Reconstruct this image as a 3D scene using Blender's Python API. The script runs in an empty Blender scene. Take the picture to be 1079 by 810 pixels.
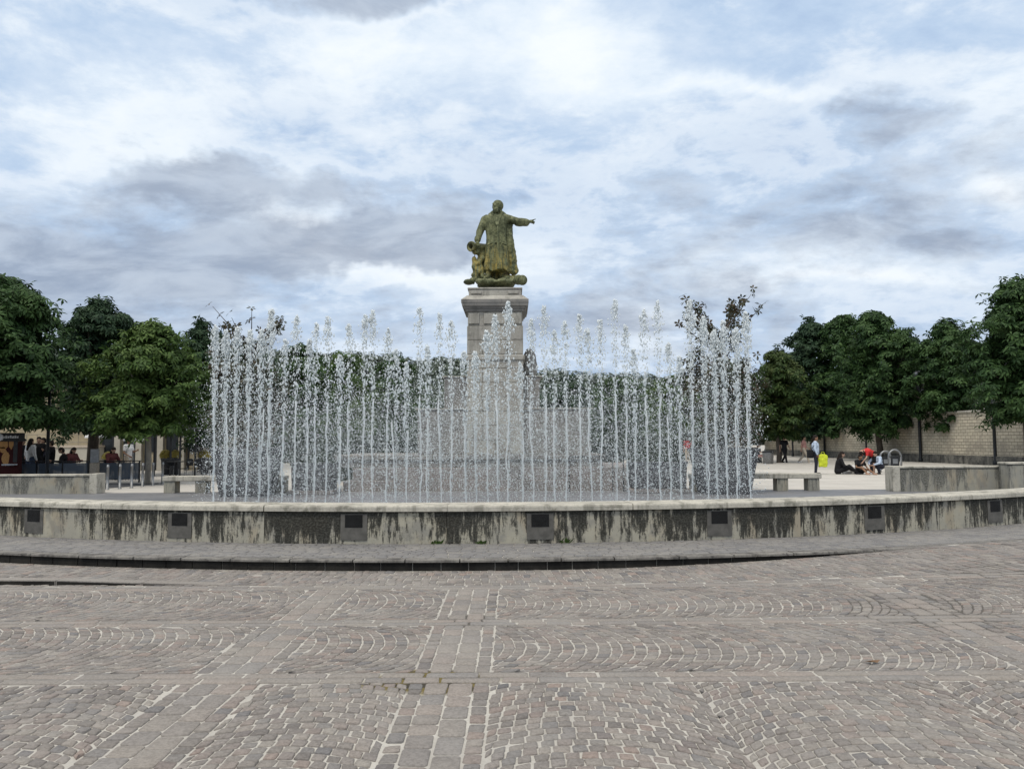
import bpy, bmesh, math, random
import numpy as np
from mathutils import Vector, Matrix, Euler, noise

random.seed(7)
RNG = np.random.default_rng(7)
R = math.radians
S = bpy.context.scene
COL = S.collection
PI = math.pi

# ------------------------------------------------------------------ camera
FPX, CAMZ, PITCH, ROLL = 830.0, 1.6, math.atan(58 / 830), R(-0.27)
CR = Euler((PI / 2 + PITCH, 0, 0)).to_matrix() @ Matrix.Rotation(ROLL, 3, 'Z')


def ray(px, py):
    return CR @ Vector((px - 539.5, -(py - 405), -FPX))


def at(px, py, Y):
    d = ray(px, py)
    t = Y / d.y
    return Vector((d.x * t, Y, CAMZ + d.z * t))


def gp(px, py, z=0.0):
    d = ray(px, py)
    t = (z - CAMZ) / d.z
    return Vector((d.x * t, d.y * t, z))


cam = bpy.data.cameras.new('camera')
camo = bpy.data.objects.new('camera', cam)
COL.objects.link(camo)
camo.location = (0, 0, CAMZ)
camo.rotation_euler = CR.to_euler()
cam.sensor_width = 36
cam.lens = FPX * 36 / 1079
cam.clip_end = 6000
S.camera = camo
S.view_settings.view_transform = 'Standard'
S.view_settings.look = 'None'
S.view_settings.exposure = 0.1
S.view_settings.gamma = 1


# ------------------------------------------------------------------ node helpers
class NT:
    def __init__(self, nt):
        self.nt = nt
        self.N = nt.nodes
        self.L = nt.links

    def n(self, t, **kw):
        nd = self.N.new(t)
        for k, v in kw.items():
            setattr(nd, k, v)
        return nd

    def set(self, sock, v):
        if v is None:
            return
        if isinstance(v, bpy.types.NodeSocket):
            self.L.new(v, sock)
        else:
            if hasattr(sock, 'default_value'):
                try:
                    sock.default_value = v
                except Exception:
                    sock.default_value = (*v, 1) if len(v) == 3 else v

    def m(self, op, a, b=None, c=None, clamp=False):
        nd = self.n('ShaderNodeMath', operation=op, use_clamp=clamp)
        self.set(nd.inputs[0], a)
        self.set(nd.inputs[1], b)
        self.set(nd.inputs[2], c)
        return nd.outputs[0]

    def mix(self, f, a, b, mode='MIX'):
        nd = self.n('ShaderNodeMix', data_type='RGBA', blend_type=mode)
        nd.clamp_factor = True
        self.set(nd.inputs[0], f)
        self.set(nd.inputs[6], (*a, 1) if isinstance(a, tuple) and len(a) == 3 else a)
        self.set(nd.inputs[7], (*b, 1) if isinstance(b, tuple) and len(b) == 3 else b)
        return nd.outputs[2]

    def noise(self, vec, scale, detail=4, rough=.55, dist=0.0, dims='3D', w=None):
        nd = self.n('ShaderNodeTexNoise', noise_dimensions=dims)
        self.set(nd.inputs['Vector'], vec)
        nd.inputs['Scale'].default_value = scale
        nd.inputs['Detail'].default_value = detail
        nd.inputs['Roughness'].default_value = rough
        nd.inputs['Distortion'].default_value = dist
        return nd.outputs[0]

    def mapping(self, vec, loc=(0, 0, 0), rot=(0, 0, 0), scale=(1, 1, 1)):
        nd = self.n('ShaderNodeMapping')
        self.set(nd.inputs[0], vec)
        nd.inputs[1].default_value = loc
        nd.inputs[2].default_value = rot
        nd.inputs[3].default_value = scale
        return nd.outputs[0]

    def ramp(self, f, stops, interp='LINEAR'):
        nd = self.n('ShaderNodeValToRGB')
        self.set(nd.inputs[0], f)
        cr = nd.color_ramp
        cr.interpolation = interp
        while len(cr.elements) < len(stops):
            cr.elements.new(.5)
        for e, (p, c) in zip(cr.elements, stops):
            e.position = p
            e.color = (*c, 1) if not isinstance(c, (int, float)) else (c, c, c, 1)
        return nd.outputs[0]

    def maprange(self, v, a, b, c=0., d=1., smooth=True):
        nd = self.n('ShaderNodeMapRange', interpolation_type='SMOOTHSTEP' if smooth else 'LINEAR')
        self.set(nd.inputs[0], v)
        nd.inputs[1].default_value = a
        nd.inputs[2].default_value = b
        nd.inputs[3].default_value = c
        nd.inputs[4].default_value = d
        return nd.outputs[0]


def mat(name):
    m = bpy.data.materials.new(name)
    m.use_nodes = True
    t = NT(m.node_tree)
    b = m.node_tree.nodes['Principled BSDF']
    b.inputs['Specular IOR Level'].default_value = .18
    return m, t, b


def bump(t, b, h, strength=.4, dist=.01):
    nd = t.n('ShaderNodeBump')
    nd.inputs['Strength'].default_value = strength
    nd.inputs['Distance'].default_value = dist
    t.set(nd.inputs['Height'], h)
    t.set(b.inputs['Normal'], nd.outputs[0])


def objco(t):
    return t.n('ShaderNodeTexCoord').outputs['Object']


def uvco(t):
    return t.n('ShaderNodeTexCoord').outputs['UV']


def island(t):
    return t.n('ShaderNodeNewGeometry').outputs['Random Per Island']


def plain(name, col, rough=.7, var=.25, scale=8, metal=0., bmp=.15):
    m, t, b = mat(name)
    c = objco(t)
    n = t.noise(c, scale, 5)
    lo = tuple(x * (1 - var) for x in col)
    hi = tuple(min(1, x * (1 + var)) for x in col)
    t.set(b.inputs['Base Color'], t.mix(t.maprange(n, .3, .7), lo, hi))
    b.inputs['Roughness'].default_value = rough
    b.inputs['Metallic'].default_value = metal
    if bmp:
        bump(t, b, t.noise(c, scale * 6, 4), bmp, .01)
    return m


def stone(name, c1, c2, dark, darkamt=.5, scale=1.5, rough=.85, fine=40, bmp=.4):
    """weathered stone: two tones, dark lichen blotches, fine pitting"""
    m, t, b = mat(name)
    c = objco(t)
    base = t.mix(t.maprange(t.noise(c, scale, 6, .6), .35, .65), c1, c2)
    f = t.maprange(t.noise(c, scale * 2.3, 8, .7, .6), .52, .68)
    g = t.maprange(t.noise(c, fine, 4, .7), .45, .7)
    base = t.mix(t.m('MULTIPLY', f, darkamt), base, dark)
    base = t.mix(t.m('MULTIPLY', g, darkamt * .5), base, dark)
    rain = t.maprange(t.noise(t.mapping(c, scale=(4.5, 4.5, .45)), 1.0, 6, .65, .2), .5, .64)
    base = t.mix(t.m('MULTIPLY', rain, darkamt * .75), base, dark)
    t.set(b.inputs['Base Color'], base)
    b.inputs['Roughness'].default_value = rough
    bump(t, b, t.noise(c, fine, 6, .65), bmp, .01)
    return m


# ------------------------------------------------------------------ mesh helpers
class MB:
    def __init__(self):
        self.v = []
        self.f = []

    def add(self, vs, fs):
        o = len(self.v)
        self.v.extend([tuple(x) for x in vs])
        self.f.extend([tuple(i + o for i in f) for f in fs])
        return self

    def box(self, lo, hi, rz=0., bev=0.):
        x0, y0, z0 = lo
        x1, y1, z1 = hi
        if bev <= 0:
            vs = [(x0, y0, z0), (x1, y0, z0), (x1, y1, z0), (x0, y1, z0), (x0, y0, z1), (x1, y0, z1), (x1, y1, z1), (x0, y1, z1)]
            fs = [(3, 2, 1, 0), (4, 5, 6, 7), (0, 1, 5, 4), (1, 2, 6, 5), (2, 3, 7, 6), (3, 0, 4, 7)]
        else:
            bm = bmesh.new()
            bmesh.ops.create_cube(bm, size=1)
            for v in bm.verts:
                v.co = Vector(((x0 + x1) / 2 + v.co.x * (x1 - x0), (y0 + y1) / 2 + v.co.y * (y1 - y0), (z0 + z1) / 2 + v.co.z * (z1 - z0)))
            bmesh.ops.bevel(bm, geom=bm.edges[:], offset=bev, segments=2, profile=.5, affect='EDGES')
            bm.verts.index_update()
            vs = [v.co.copy() for v in bm.verts]
            fs = [[v.index for v in f.verts] for f in bm.faces]
            bm.free()
        if rz:
            c, s = math.cos(rz), math.sin(rz)
            vs = [(a[0] * c - a[1] * s, a[0] * s + a[1] * c, a[2]) for a in vs]
        return self.add(vs, fs)

    def tube(self, pts, rads, n=8, caps=True):
        pts = [Vector(p) for p in pts]
        vs, fs = [], []
        prev = None
        for i, p in enumerate(pts):
            d = (pts[min(i + 1, len(pts) - 1)] - pts[max(i - 1, 0)])
            d = d.normalized() if d.length > 1e-9 else Vector((0, 0, 1))
            if prev is None:
                a = d.orthogonal().normalized()
            else:
                a = (prev - d * prev.dot(d))
                a = a.normalized() if a.length > 1e-6 else d.orthogonal().normalized()
            prev = a
            b = d.cross(a)
            r = rads[i] if hasattr(rads, '__len__') else rads
            for k in range(n):
                an = 2 * PI * k / n
                vs.append(p + a * (r * math.cos(an)) + b * (r * math.sin(an)))
        for i in range(len(pts) - 1):
            for k in range(n):
                fs.append((i * n + k, i * n + (k + 1) % n, (i + 1) * n + (k + 1) % n, (i + 1) * n + k))
        if caps:
            fs.append(tuple(range(n - 1, -1, -1)))
            fs.append(tuple((len(pts) - 1) * n + k for k in range(n)))
        return self.add(vs, fs)

    def capsule(self, p0, p1, r0, r1=None, n=10, sq=1.0):
        r1 = r0 if r1 is None else r1
        p0, p1 = Vector(p0), Vector(p1)
        d = p1 - p0
        L = d.length
        d = d / L if L > 1e-6 else Vector((0, 0, 1))
        pts, rs = [], []
        for a in (-.999, -.8, -.45, 0):
            pts.append(p0 + d * (r0 * a))
            rs.append(r0 * math.sqrt(1 - a * a))
        if L <= 1e-6:
            p1 = p0
        for a in (0, .45, .8, .999):
            pts.append(p1 + d * (r1 * a + (1e-4 if L < 1e-6 else 0)))
            rs.append(r1 * math.sqrt(1 - a * a))
        return self.tube(pts, rs, n)

    def ell(self, c, rx, ry, rz, n=12, m=8):
        vs, fs = [], []
        vs.append((c[0], c[1], c[2] - rz))
        for i in range(1, m):
            ph = -PI / 2 + PI * i / m
            for k in range(n):
                a = 2 * PI * k / n
                vs.append((c[0] + rx * math.cos(ph) * math.cos(a), c[1] + ry * math.cos(ph) * math.sin(a), c[2] + rz * math.sin(ph)))
        vs.append((c[0], c[1], c[2] + rz))
        for k in range(n):
            fs.append((0, 1 + (k + 1) % n, 1 + k))
            fs.append((len(vs) - 1, 1 + (m - 2) * n + k, 1 + (m - 2) * n + (k + 1) % n))
        for i in range(m - 2):
            for k in range(n):
                fs.append((1 + i * n + k, 1 + i * n + (k + 1) % n, 1 + (i + 1) * n + (k + 1) % n, 1 + (i + 1) * n + k))
        return self.add(vs, fs)

    def lathe(self, prof, c=(0, 0, 0), n=20):
        vs, fs = [], []
        for r, z in prof:
            for k in range(n):
                a = 2 * PI * k / n
                vs.append((c[0] + r * math.cos(a), c[1] + r * math.sin(a), c[2] + z))
        for i in range(len(prof) - 1):
            for k in range(n):
                fs.append((i * n + k, i * n + (k + 1) % n, (i + 1) * n + (k + 1) % n, (i + 1) * n + k))
        fs.append(tuple(range(n - 1, -1, -1)))
        fs.append(tuple((len(prof) - 1) * n + k for k in range(n)))
        return self.add(vs, fs)

    def frustum(self, w0, d0, z0, w1, d1, z1, c=(0, 0)):
        vs = []
        for w, d, z in ((w0, d0, z0), (w1, d1, z1)):
            for sx, sy in ((-1, -1), (1, -1), (1, 1), (-1, 1)):
                vs.append((c[0] + sx * w / 2, c[1] + sy * d / 2, z))
        return self.add(vs, [(3, 2, 1, 0), (4, 5, 6, 7), (0, 1, 5, 4), (1, 2, 6, 5), (2, 3, 7, 6), (3, 0, 4, 7)])

    def build(self, name, material, parent=None, smooth=False, loc=None, rz=0.):
        me = bpy.data.meshes.new(name)
        me.from_pydata(self.v, [], self.f)
        return link(name, me, material, parent, smooth, loc, rz)


def link(name, me, material, parent=None, smooth=False, loc=None, rz=0.):
    if material:
        me.materials.clear()
        me.materials.append(material)
    if smooth:
        me.polygons.foreach_set('use_smooth', [True] * len(me.polygons))
    o = bpy.data.objects.new(name, me)
    COL.objects.link(o)
    if parent:
        o.parent = parent
    if loc is not None:
        o.location = loc
    if rz:
        o.rotation_euler.z = rz
    return o


def np_mesh(name, verts, quads):
    """fast mesh from arrays; quads is (n,k)"""
    me = bpy.data.meshes.new(name)
    nv, (nf, k) = len(verts), quads.shape
    me.vertices.add(nv)
    me.vertices.foreach_set('co', np.asarray(verts, dtype=np.float32).ravel())
    me.loops.add(nf * k)
    me.loops.foreach_set('vertex_index', quads.astype(np.int32).ravel())
    me.polygons.add(nf)
    me.polygons.foreach_set('loop_start', np.arange(0, nf * k, k, dtype=np.int32))
    me.update(calc_edges=True)
    return me


def thing(name, label, cat, loc=(0, 0, 0), rz=0., group=None):
    o = bpy.data.objects.new(name, None)
    COL.objects.link(o)
    o.location = loc
    o.rotation_euler.z = rz
    o.empty_display_size = .2
    return tag(o, label, cat, group)


def tag(o, label, cat, group=None, kind=None):
    o['label'] = label
    o['category'] = cat
    if group:
        o['group'] = group
    if kind:
        o['kind'] = kind
    return o


def struct(o):
    o['kind'] = 'structure'
    return o


def copy_tree(o, parent=None):
    c = o.copy()
    COL.objects.link(c)
    if parent:
        c.parent = parent
    for ch in list(o.children):
        copy_tree(ch, c)
    return c


def remesh(mb, voxel, smooth_it=3, disp=None):
    """union of closed shapes by voxel remesh -> (verts, faces)"""
    me = bpy.data.meshes.new('tmp')
    me.from_pydata(mb.v, [], mb.f)
    o = bpy.data.objects.new('tmp', me)
    COL.objects.link(o)
    r = o.modifiers.new('r', 'REMESH')
    r.mode = 'VOXEL'
    r.voxel_size = voxel
    if smooth_it:
        s = o.modifiers.new('s', 'SMOOTH')
        s.factor = .5
        s.iterations = smooth_it
    dg = bpy.context.evaluated_depsgraph_get()
    dg.update()
    ev = o.evaluated_get(dg)
    m2 = bpy.data.meshes.new_from_object(ev)
    out = MB()
    vs = [v.co.copy() for v in m2.vertices]
    if disp:
        ns = [v.normal.copy() for v in m2.vertices]
        vs = [p + n * disp(p, n) for p, n in zip(vs, ns)]
    out.add(vs, [tuple(p.vertices) for p in m2.polygons])
    bpy.data.objects.remove(o)
    bpy.data.meshes.remove(me)
    bpy.data.meshes.remove(m2)
    return out


# ------------------------------------------------------------------ layout constants
CX, RW = -0.8, 20.5          # fountain wall circle (front face)
CY = 11.2 + RW
RK = RW + 1.45               # kerb face
PLAT, WTOP = .14, .68


def pol(r, th, z=0.):
    return (CX + r * math.sin(th), CY - r * math.cos(th), z)


def sm(t):
    t = max(0., min(1., t))
    return t * t * (3 - 2 * t)


def gh(x, y):
    h = PLAT * max(0., min(1., (x - .3) / 5.3)) ** 1.7 * sm((y - 6) / 3.6)
    d = math.hypot(x - CX, y - CY)
    return h * sm((d - (RK - .26)) / .2)


def theta_px(px, r=RW, z=PLAT):
    """angle where the pixel column meets the circle"""
    best = None
    for i in range(-6000, 6001):
        th = i * 1e-4
        p = pol(r, th, z)
        u = (p[0] / p[1])
        e = abs(u - (px - 539.5) / FPX)
        if best is None or e < best[0]:
            best = (e, th)
    return best[1]


# ------------------------------------------------------------------ world: cloudy sky
def build_world():
    w = bpy.data.worlds.new('World')
    S.world = w
    w.use_nodes = True
    t = NT(w.node_tree)
    t.N.clear()
    out = t.n('ShaderNodeOutputWorld')
    bg = t.n('ShaderNodeBackground')
    bg.inputs[1].default_value = 0.1
    t.L.new(bg.outputs[0], out.inputs[0])
    sky = t.n('ShaderNodeTexSky', sky_type='NISHITA')
    sky.sun_disc = False
    sky.sun_elevation = SUN_EL
    sky.sun_rotation = SUN_AZ
    co = t.n('ShaderNodeTexCoord').outputs['Generated']
    sx = t.n('ShaderNodeSeparateXYZ')
    t.L.new(co, sx.inputs[0])
    x, y, z = sx.outputs
    zc = t.m('ADD', t.m('MAXIMUM', z, 0.0), .30)
    u = t.m('DIVIDE', x, zc)
    v = t.m('DIVIDE', y, zc)
    cb = t.n('ShaderNodeCombineXYZ')
    t.set(cb.inputs[0], u)
    t.set(cb.inputs[1], v)
    P = cb.outputs[0]
    # tangent-plane angles toward the square (direction +Y), for where the big clouds stand
    yy = t.m('MAXIMUM', t.m('ABSOLUTE', y), .05)
    az = t.m('DIVIDE', x, yy)
    el = t.m('DIVIDE', z, yy)
    front = t.maprange(y, 0, .3)
    warp = t.noise(co, 5.0, 5, .6)
    warp2 = t.noise(t.mapping(co, (3, 1, 7)), 5.0, 5, .6)
    azw = t.m('ADD', az, t.m('MULTIPLY', t.m('SUBTRACT', warp, .5), .26))
    elw = t.m('ADD', el, t.m('MULTIPLY', t.m('SUBTRACT', warp2, .5), .16))

    def patch(px, py, wx, wy, amt):
        d = ray(px, py)
        a0, e0 = d.x / d.y, d.z / d.y
        dx = t.m('DIVIDE', t.m('SUBTRACT', azw, a0), wx / FPX)
        dy = t.m('DIVIDE', t.m('SUBTRACT', elw, e0), wy / FPX)
        rr = t.m('ADD', t.m('MULTIPLY', dx, dx), t.m('MULTIPLY', dy, dy))
        g = t.m('EXPONENT', t.m('MULTIPLY', rr, -1.0))
        return t.m('MULTIPLY', t.m('MULTIPLY', g, front), amt)

    # thin veil: pale blue to white
    n1 = t.noise(t.mapping(P, (4, 1.3, 0), (0, 0, .5), (.8, 1.1, 1)), 2.0, 10, .60, .5)
    n1b = t.noise(t.mapping(P, (9, 2.3, 4), (0, 0, -.3), (.8, 1.3, 1)), 5.5, 9, .62, .4)
    n3 = t.noise(t.mapping(co, (2, 5, 1), scale=(1, 1, 2.4)), 6.5, 12, .63, .25)
    n4 = t.noise(t.mapping(co, (7, 2, 3), (0, .25, .2), (1, 1, 2.0)), 15, 10, .62, .3)
    nv = t.m('ADD', t.m('ADD', t.m('MULTIPLY', n1, .42), t.m('MULTIPLY', n1b, .14)), t.m('ADD', t.m('MULTIPLY', n3, .30), t.m('MULTIPLY', n4, .14)))
    wh = nv
    for a in ((430, 60, 130, 60, .13), (650, 55, 130, 60, .12), (80, 130, 150, 60, .10), (790, 103, 80, 12, .13), (690, 120, 110, 35, .06),
              (560, 240, 120, 40, .04), (330, 225, 70, 30, .10), (420, 282, 120, 24, .14), (690, 340, 45, 45, .13), (960, 90, 120, 40, .06),
              (1060, 195, 40, 25, .15), (900, 300, 160, 10, .09), (480, 165, 26, 7, -.10), (590, 90, 50, 60, -.03), (730, 60, 40, 30, -.05)):
        wh = t.m('ADD', wh, patch(*a))
    veil = t.ramp(wh, [(.40, (.40, .53, .73)), (.47, (.49, .62, .80)), (.53, (.60, .71, .855)), (.59, (.73, .82, .92)), (.67, (.86, .915, .97)), (.78, (.93, .96, .985))])
    # nishita blue through thin places
    blue = t.m('MULTIPLY', t.maprange(wh, .42, .30), .25)
    skyc = t.mix(1.0, sky.outputs[0], (.1, .1, .1), 'MULTIPLY')
    base = t.mix(blue, veil, skyc)
    # darker low stratocumulus
    n2 = t.noise(t.mapping(P, (1.7, 5.2, 2), (0, 0, .2), (.62, .95, 1)), 2.5, 11, .62, .35)
    dk = t.m('SUBTRACT', t.m('ADD', t.m('MULTIPLY', n2, .42), t.m('ADD', t.m('MULTIPLY', n3, .36), t.m('MULTIPLY', n4, .22))), .543)
    lowb = t.maprange(el, .52, .10)
    dk = t.m('ADD', dk, t.m('MULTIPLY', lowb, .10))
    for a in ((400, -8, 130, 26, .30), (330, 265, 150, 36, .19), (300, 190, 110, 26, .14), (130, 190, 60, 16, .11), (90, 280, 170, 50, .17),
              (430, 245, 80, 24, .16), (930, 125, 70, 32, .15), (1050, 250, 120, 40, .04), (860, 250, 160, 30, .05), (720, 320, 180, 30, .05), (690, 190, 70, 40, -.04), (950, 120, 60, 30, -.04), (230, 190, 60, 18, .06),
              (60, 60, 200, 90, -.14), (560, 60, 130, 60, -.14), (700, 60, 150, 60, -.1), (600, 300, 60, 40, -.06), (420, 290, 90, 14, -.12)):
        dk = t.m('ADD', dk, patch(*a))
    dmask = t.maprange(dk, .0, .15)
    rim = t.m('MULTIPLY', t.maprange(dk, -.11, -.015), t.m('SUBTRACT', 1.0, t.maprange(dk, -.01, .05)))
    base = t.mix(t.m('MULTIPLY', rim, .4), base, (.90, .94, .97))
    dcol = t.mix(t.maprange(n1b, .35, .65), (.26, .315, .42), (.43, .50, .61))
    col = t.mix(t.m('MULTIPLY', dmask, .78), base, dcol)
    # overhead (out of frame) added white brightness lights the scene; below the horizon: dull
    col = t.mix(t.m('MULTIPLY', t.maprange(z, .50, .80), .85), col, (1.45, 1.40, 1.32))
    col = t.mix(t.maprange(z, .0, -.08), col, (.3, .3, .3))
    col = t.mix(1.0, col, (10.0, 10.0, 10.0), 'MULTIPLY')
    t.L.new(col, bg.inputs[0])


SUN_EL, SUN_AZ = R(58), R(205)
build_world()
sl = bpy.data.lights.new('sun', 'SUN')
sl.energy = 1.5
sl.angle = R(12)
sl.color = (1, .93, .82)
so = bpy.data.objects.new('sun', sl)
COL.objects.link(so)
# nishita rotation 0 = +Y, clockwise seen from above
sd = Vector((math.sin(SUN_AZ) * math.cos(SUN_EL), math.cos(SUN_AZ) * math.cos(SUN_EL), math.sin(SUN_EL)))
so.rotation_euler = sd.to_track_quat('Z', 'Y').to_euler()

# ------------------------------------------------------------------ materials
def m_cobble(name, pal, wet=.75):
    m, t, b = mat(name)
    c = objco(t)
    r = island(t)
    base = t.ramp(r, pal)
    n = t.noise(c, 55, 5, .65)
    n2 = t.noise(c, 1.1, 4, .6)
    base = t.mix(t.m('MULTIPLY', t.maprange(n, .38, .66), .55), base, t.mix(1, base, (.5, .49, .48), 'MULTIPLY'))
    base = t.mix(t.m('MULTIPLY', t.maprange(n2, .42, .68), .3), base, (.29, .275, .255))
    t.set(b.inputs['Base Color'], base)
    b.inputs['Roughness'].default_value = wet
    bump(t, b, t.m('ADD', t.noise(c, 60, 5, .6), t.m('MULTIPLY', t.noise(c, 18, 3), 1.5)), .55, .008)
    return m


PAL = [(0, (0.158, 0.145, 0.137)), (.12, (0.248, 0.226, 0.205)), (.25, (0.198, 0.181, 0.169)), (.4, (0.266, 0.241, 0.222)), (.5, (0.171, 0.165, 0.165)),
       (.62, (0.284, 0.262, 0.236)), (.75, (0.243, 0.208, 0.190)), (.86, (0.207, 0.194, 0.183)), (.94, (0.279, 0.224, 0.196)), (1, (0.144, 0.140, 0.141))]
M_COB = m_cobble('cobble_stone', PAL)
M_SLAB = m_cobble('slab_stone', [(0, (.215, .20, .19)), (.25, (.265, .24, .215)), (.5, (.235, .222, .212)), (.75, (.285, .248, .222)), (1, (.255, .235, .215))])
M_PAVER = m_cobble('platform_sett', [(0, (.175, .172, .174)), (.5, (.21, .205, .203)), (1, (.24, .23, .217))])


def m_mortar():
    m, t, b = mat('joint_mortar')
    c = objco(t)
    base = t.mix(t.maprange(t.noise(c, 1.7, 5), .35, .65), (.45, .432, .395), (.37, .353, .325))
    base = t.mix(t.m('MULTIPLY', t.maprange(t.noise(c, 45, 4), .4, .65), .25), base, (.25, .235, .2))
    # worn joints with moss where the slab bands cross, and dark open joints at the right band
    sx = t.n('ShaderNodeSeparateXYZ')
    t.L.new(c, sx.inputs[0])

    def spot(x, y, rx, ry):
        dx = t.m('DIVIDE', t.m('SUBTRACT', sx.outputs[0], x), rx)
        dy = t.m('DIVIDE', t.m('SUBTRACT', sx.outputs[1], y), ry)
        rr = t.m('ADD', t.m('ADD', t.m('MULTIPLY', dx, dx), t.m('MULTIPLY', dy, dy)), t.m('MULTIPLY', t.m('SUBTRACT', t.noise(c, 3, 4), .5), 1.6))
        return t.maprange(rr, 1.1, .5)
    moss = t.mix(t.maprange(t.noise(c, 9, 3), .4, .6), (.035, .03, .02), (.13, .10, .025))
    base = t.mix(t.m('MULTIPLY', spot(-.55, 5.35, .5, .3), .95), base, moss)
    dk = t.m('MAXIMUM', spot(-.38, 7.1, .3, .3), t.m('MAXIMUM', spot(3.75, 7.3, .8, .9), spot(6.2, 9.0, 1.8, 1.2)))
    base = t.mix(t.m('MULTIPLY', dk, .85), base, (.05, .045, .04))
    t.set(b.inputs['Base Color'], base)
    b.inputs['Roughness'].default_value = .95
    bump(t, b, t.noise(c, 90, 4), .5, .006)
    return m


M_MORTAR = m_mortar()


def m_ground_far():
    m, t, b = mat('far_ground')
    c = objco(t)
    t.set(b.inputs['Base Color'], t.mix(t.noise(c, .3, 4), (.22, .2, .17), (.30, .28, .25)))
    b.inputs['Roughness'].default_value = .9
    return m


def m_plaza():
    m, t, b = mat('plaza_paving')
    c = objco(t)
    br = t.n('ShaderNodeTexBrick')
    t.set(br.inputs['Vector'], c)
    br.inputs['Scale'].default_value = 1.0
    br.inputs['Brick Width'].default_value = 1.2
    br.inputs['Row Height'].default_value = .6
    br.inputs['Mortar Size'].default_value = .012
    br.inputs['Color1'].default_value = (.50, .475, .435, 1)
    br.inputs['Color2'].default_value = (.44, .42, .385, 1)
    br.inputs['Mortar'].default_value = (.33, .31, .28, 1)
    base = t.mix(t.m('MULTIPLY', t.maprange(t.noise(c, .5, 5), .4, .65), .4), br.outputs[0], (.36, .34, .31))
    t.set(b.inputs['Base Color'], base)
    b.inputs['Roughness'].default_value = .8
    return m


M_PLAZA = m_plaza()
M_BASIN = stone('basin_floor_stone', (.16, .165, .18), (.2, .2, .21), (.1, .1, .1), .4, .8, .45, 20, .2)
M_ROAD = plain('asphalt', (.085, .088, .095), .85, .2, 6)
M_COPING = stone('coping_stone', (.50, .475, .41), (.40, .38, .33), (.15, .145, .12), .85, 1.6, .8, 30, .4)
M_KTOP = stone('kerb_stone', (.15, .142, .132), (.23, .218, .2), (.045, .042, .04), .8, 4)
M_LOWWALL = None


def m_stained(name, light, light2, streak=1.0, sc=6.0, top=.6, dark=(.016, .016, .014), uv=True, patchy=.39):
    """limestone/concrete with black run-off streaks hanging from the top edge (UV: u metres along, v 0 bottom..1 top)"""
    m, t, b = mat(name)
    c = uvco(t)
    sx = t.n('ShaderNodeSeparateXYZ')
    t.L.new(c, sx.inputs[0])
    u, v = sx.outputs[0], sx.outputs[1]
    pan = t.noise(t.mapping(c, scale=(.75, .12, 1)), 1.0, 3, .6)
    base = t.mix(t.maprange(t.noise(t.mapping(c, scale=(1.6, .9, 1)), 1.0, 5, .6), .35, .65), light, light2)
    warm = t.maprange(t.noise(t.mapping(c, (7, 0, 0), scale=(2.2, .5, 1)), 1.0, 4), .5, .65)
    base = t.mix(t.m('MULTIPLY', warm, .5), base, (.33, .27, .185))
    grey = t.maprange(t.noise(t.mapping(c, (1, 5, 0), scale=(3.5, 1.3, 1)), 1.0, 5, .65), .5, .62)
    base = t.mix(t.m('MULTIPLY', grey, .45), base, (.17, .17, .165))
    fine = t.noise(t.mapping(c, scale=(22, 2.4, 1)), 1.0, 6, .7)
    st = t.noise(t.mapping(c, (3, 0, 0), scale=(sc, .35, 1)), 1.0, 6, .72, .15)
    # streak strength: decided per column, weaker toward the foot
    s = t.m('ADD', st, t.m('MULTIPLY', t.m('SUBTRACT', pan, .5), .72))
    s = t.m('ADD', s, t.m('MULTIPLY', t.m('SUBTRACT', v, top), .13))
    s = t.m('ADD', s, t.m('MULTIPLY', t.m('SUBTRACT', fine, .5), .5))
    speck = t.noise(t.mapping(c, scale=(30, 16, 1)), 1.0, 4, .75)
    s = t.m('ADD', s, t.m('MULTIPLY', t.m('SUBTRACT', speck, .5), .25))
    f = t.maprange(s, patchy, patchy + .13)
    dkc = t.mix(t.maprange(speck, .42, .68), dark, tuple(x * 4.5 for x in dark))
    col = t.mix(t.m('MULTIPLY', f, .95 * streak), base, dkc)
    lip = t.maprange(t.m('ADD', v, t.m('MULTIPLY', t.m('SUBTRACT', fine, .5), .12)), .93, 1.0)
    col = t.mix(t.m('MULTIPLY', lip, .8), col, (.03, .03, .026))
    t.set(b.inputs['Base Color'], col)
    b.inputs['Roughness'].default_value = .88
    bump(t, b, t.m('ADD', speck, t.noise(t.mapping(c, scale=(60, 50, 1)), 1.0, 4)), .35, .01)
    return m


M_WALL = m_stained('stained_limestone', (.40, .375, .30), (.33, .315, .265))
M_LOW = m_stained('stained_concrete', (.32, .305, .25), (.27, .265, .235), .85, 3.5, .55, (.05, .05, .045), True, .42)
M_VENT = plain('grey_plate', (.12, .115, .105), .6, .2, 10, .2)
M_GRILLE = plain('dark_grille', (.018, .018, .018), .6, .2, 10, .2)
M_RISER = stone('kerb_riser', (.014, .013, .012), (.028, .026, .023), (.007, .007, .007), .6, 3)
M_PED = stone('monument_limestone', (.42, .405, .36), (.33, .315, .285), (.12, .115, .10), .55, 1.1, .85, 22, .35)
M_PEDD = stone('monument_dark_stone', (.21, .205, .195), (.27, .255, .235), (.08, .08, .078), .6, 1.4)
M_PLINTH = stone('monument_plinth_stone', (.28, .25, .235), (.23, .215, .205), (.1, .1, .1), .5, 1.2)
M_POT = stone('planter_stone', (.085, .088, .095), (.12, .12, .125), (.035, .035, .04), .5, 1.5)
M_DARKM = plain('dark_metal', (.035, .037, .04), .5, .2, 10, .5)
M_STEEL = plain('grey_steel', (.22, .225, .23), .4, .15, 12, .7)
M_BARK = stone('bark', (.075, .062, .05), (.11, .095, .08), (.03, .026, .022), .6, 3, .95, 30, .8)
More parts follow.
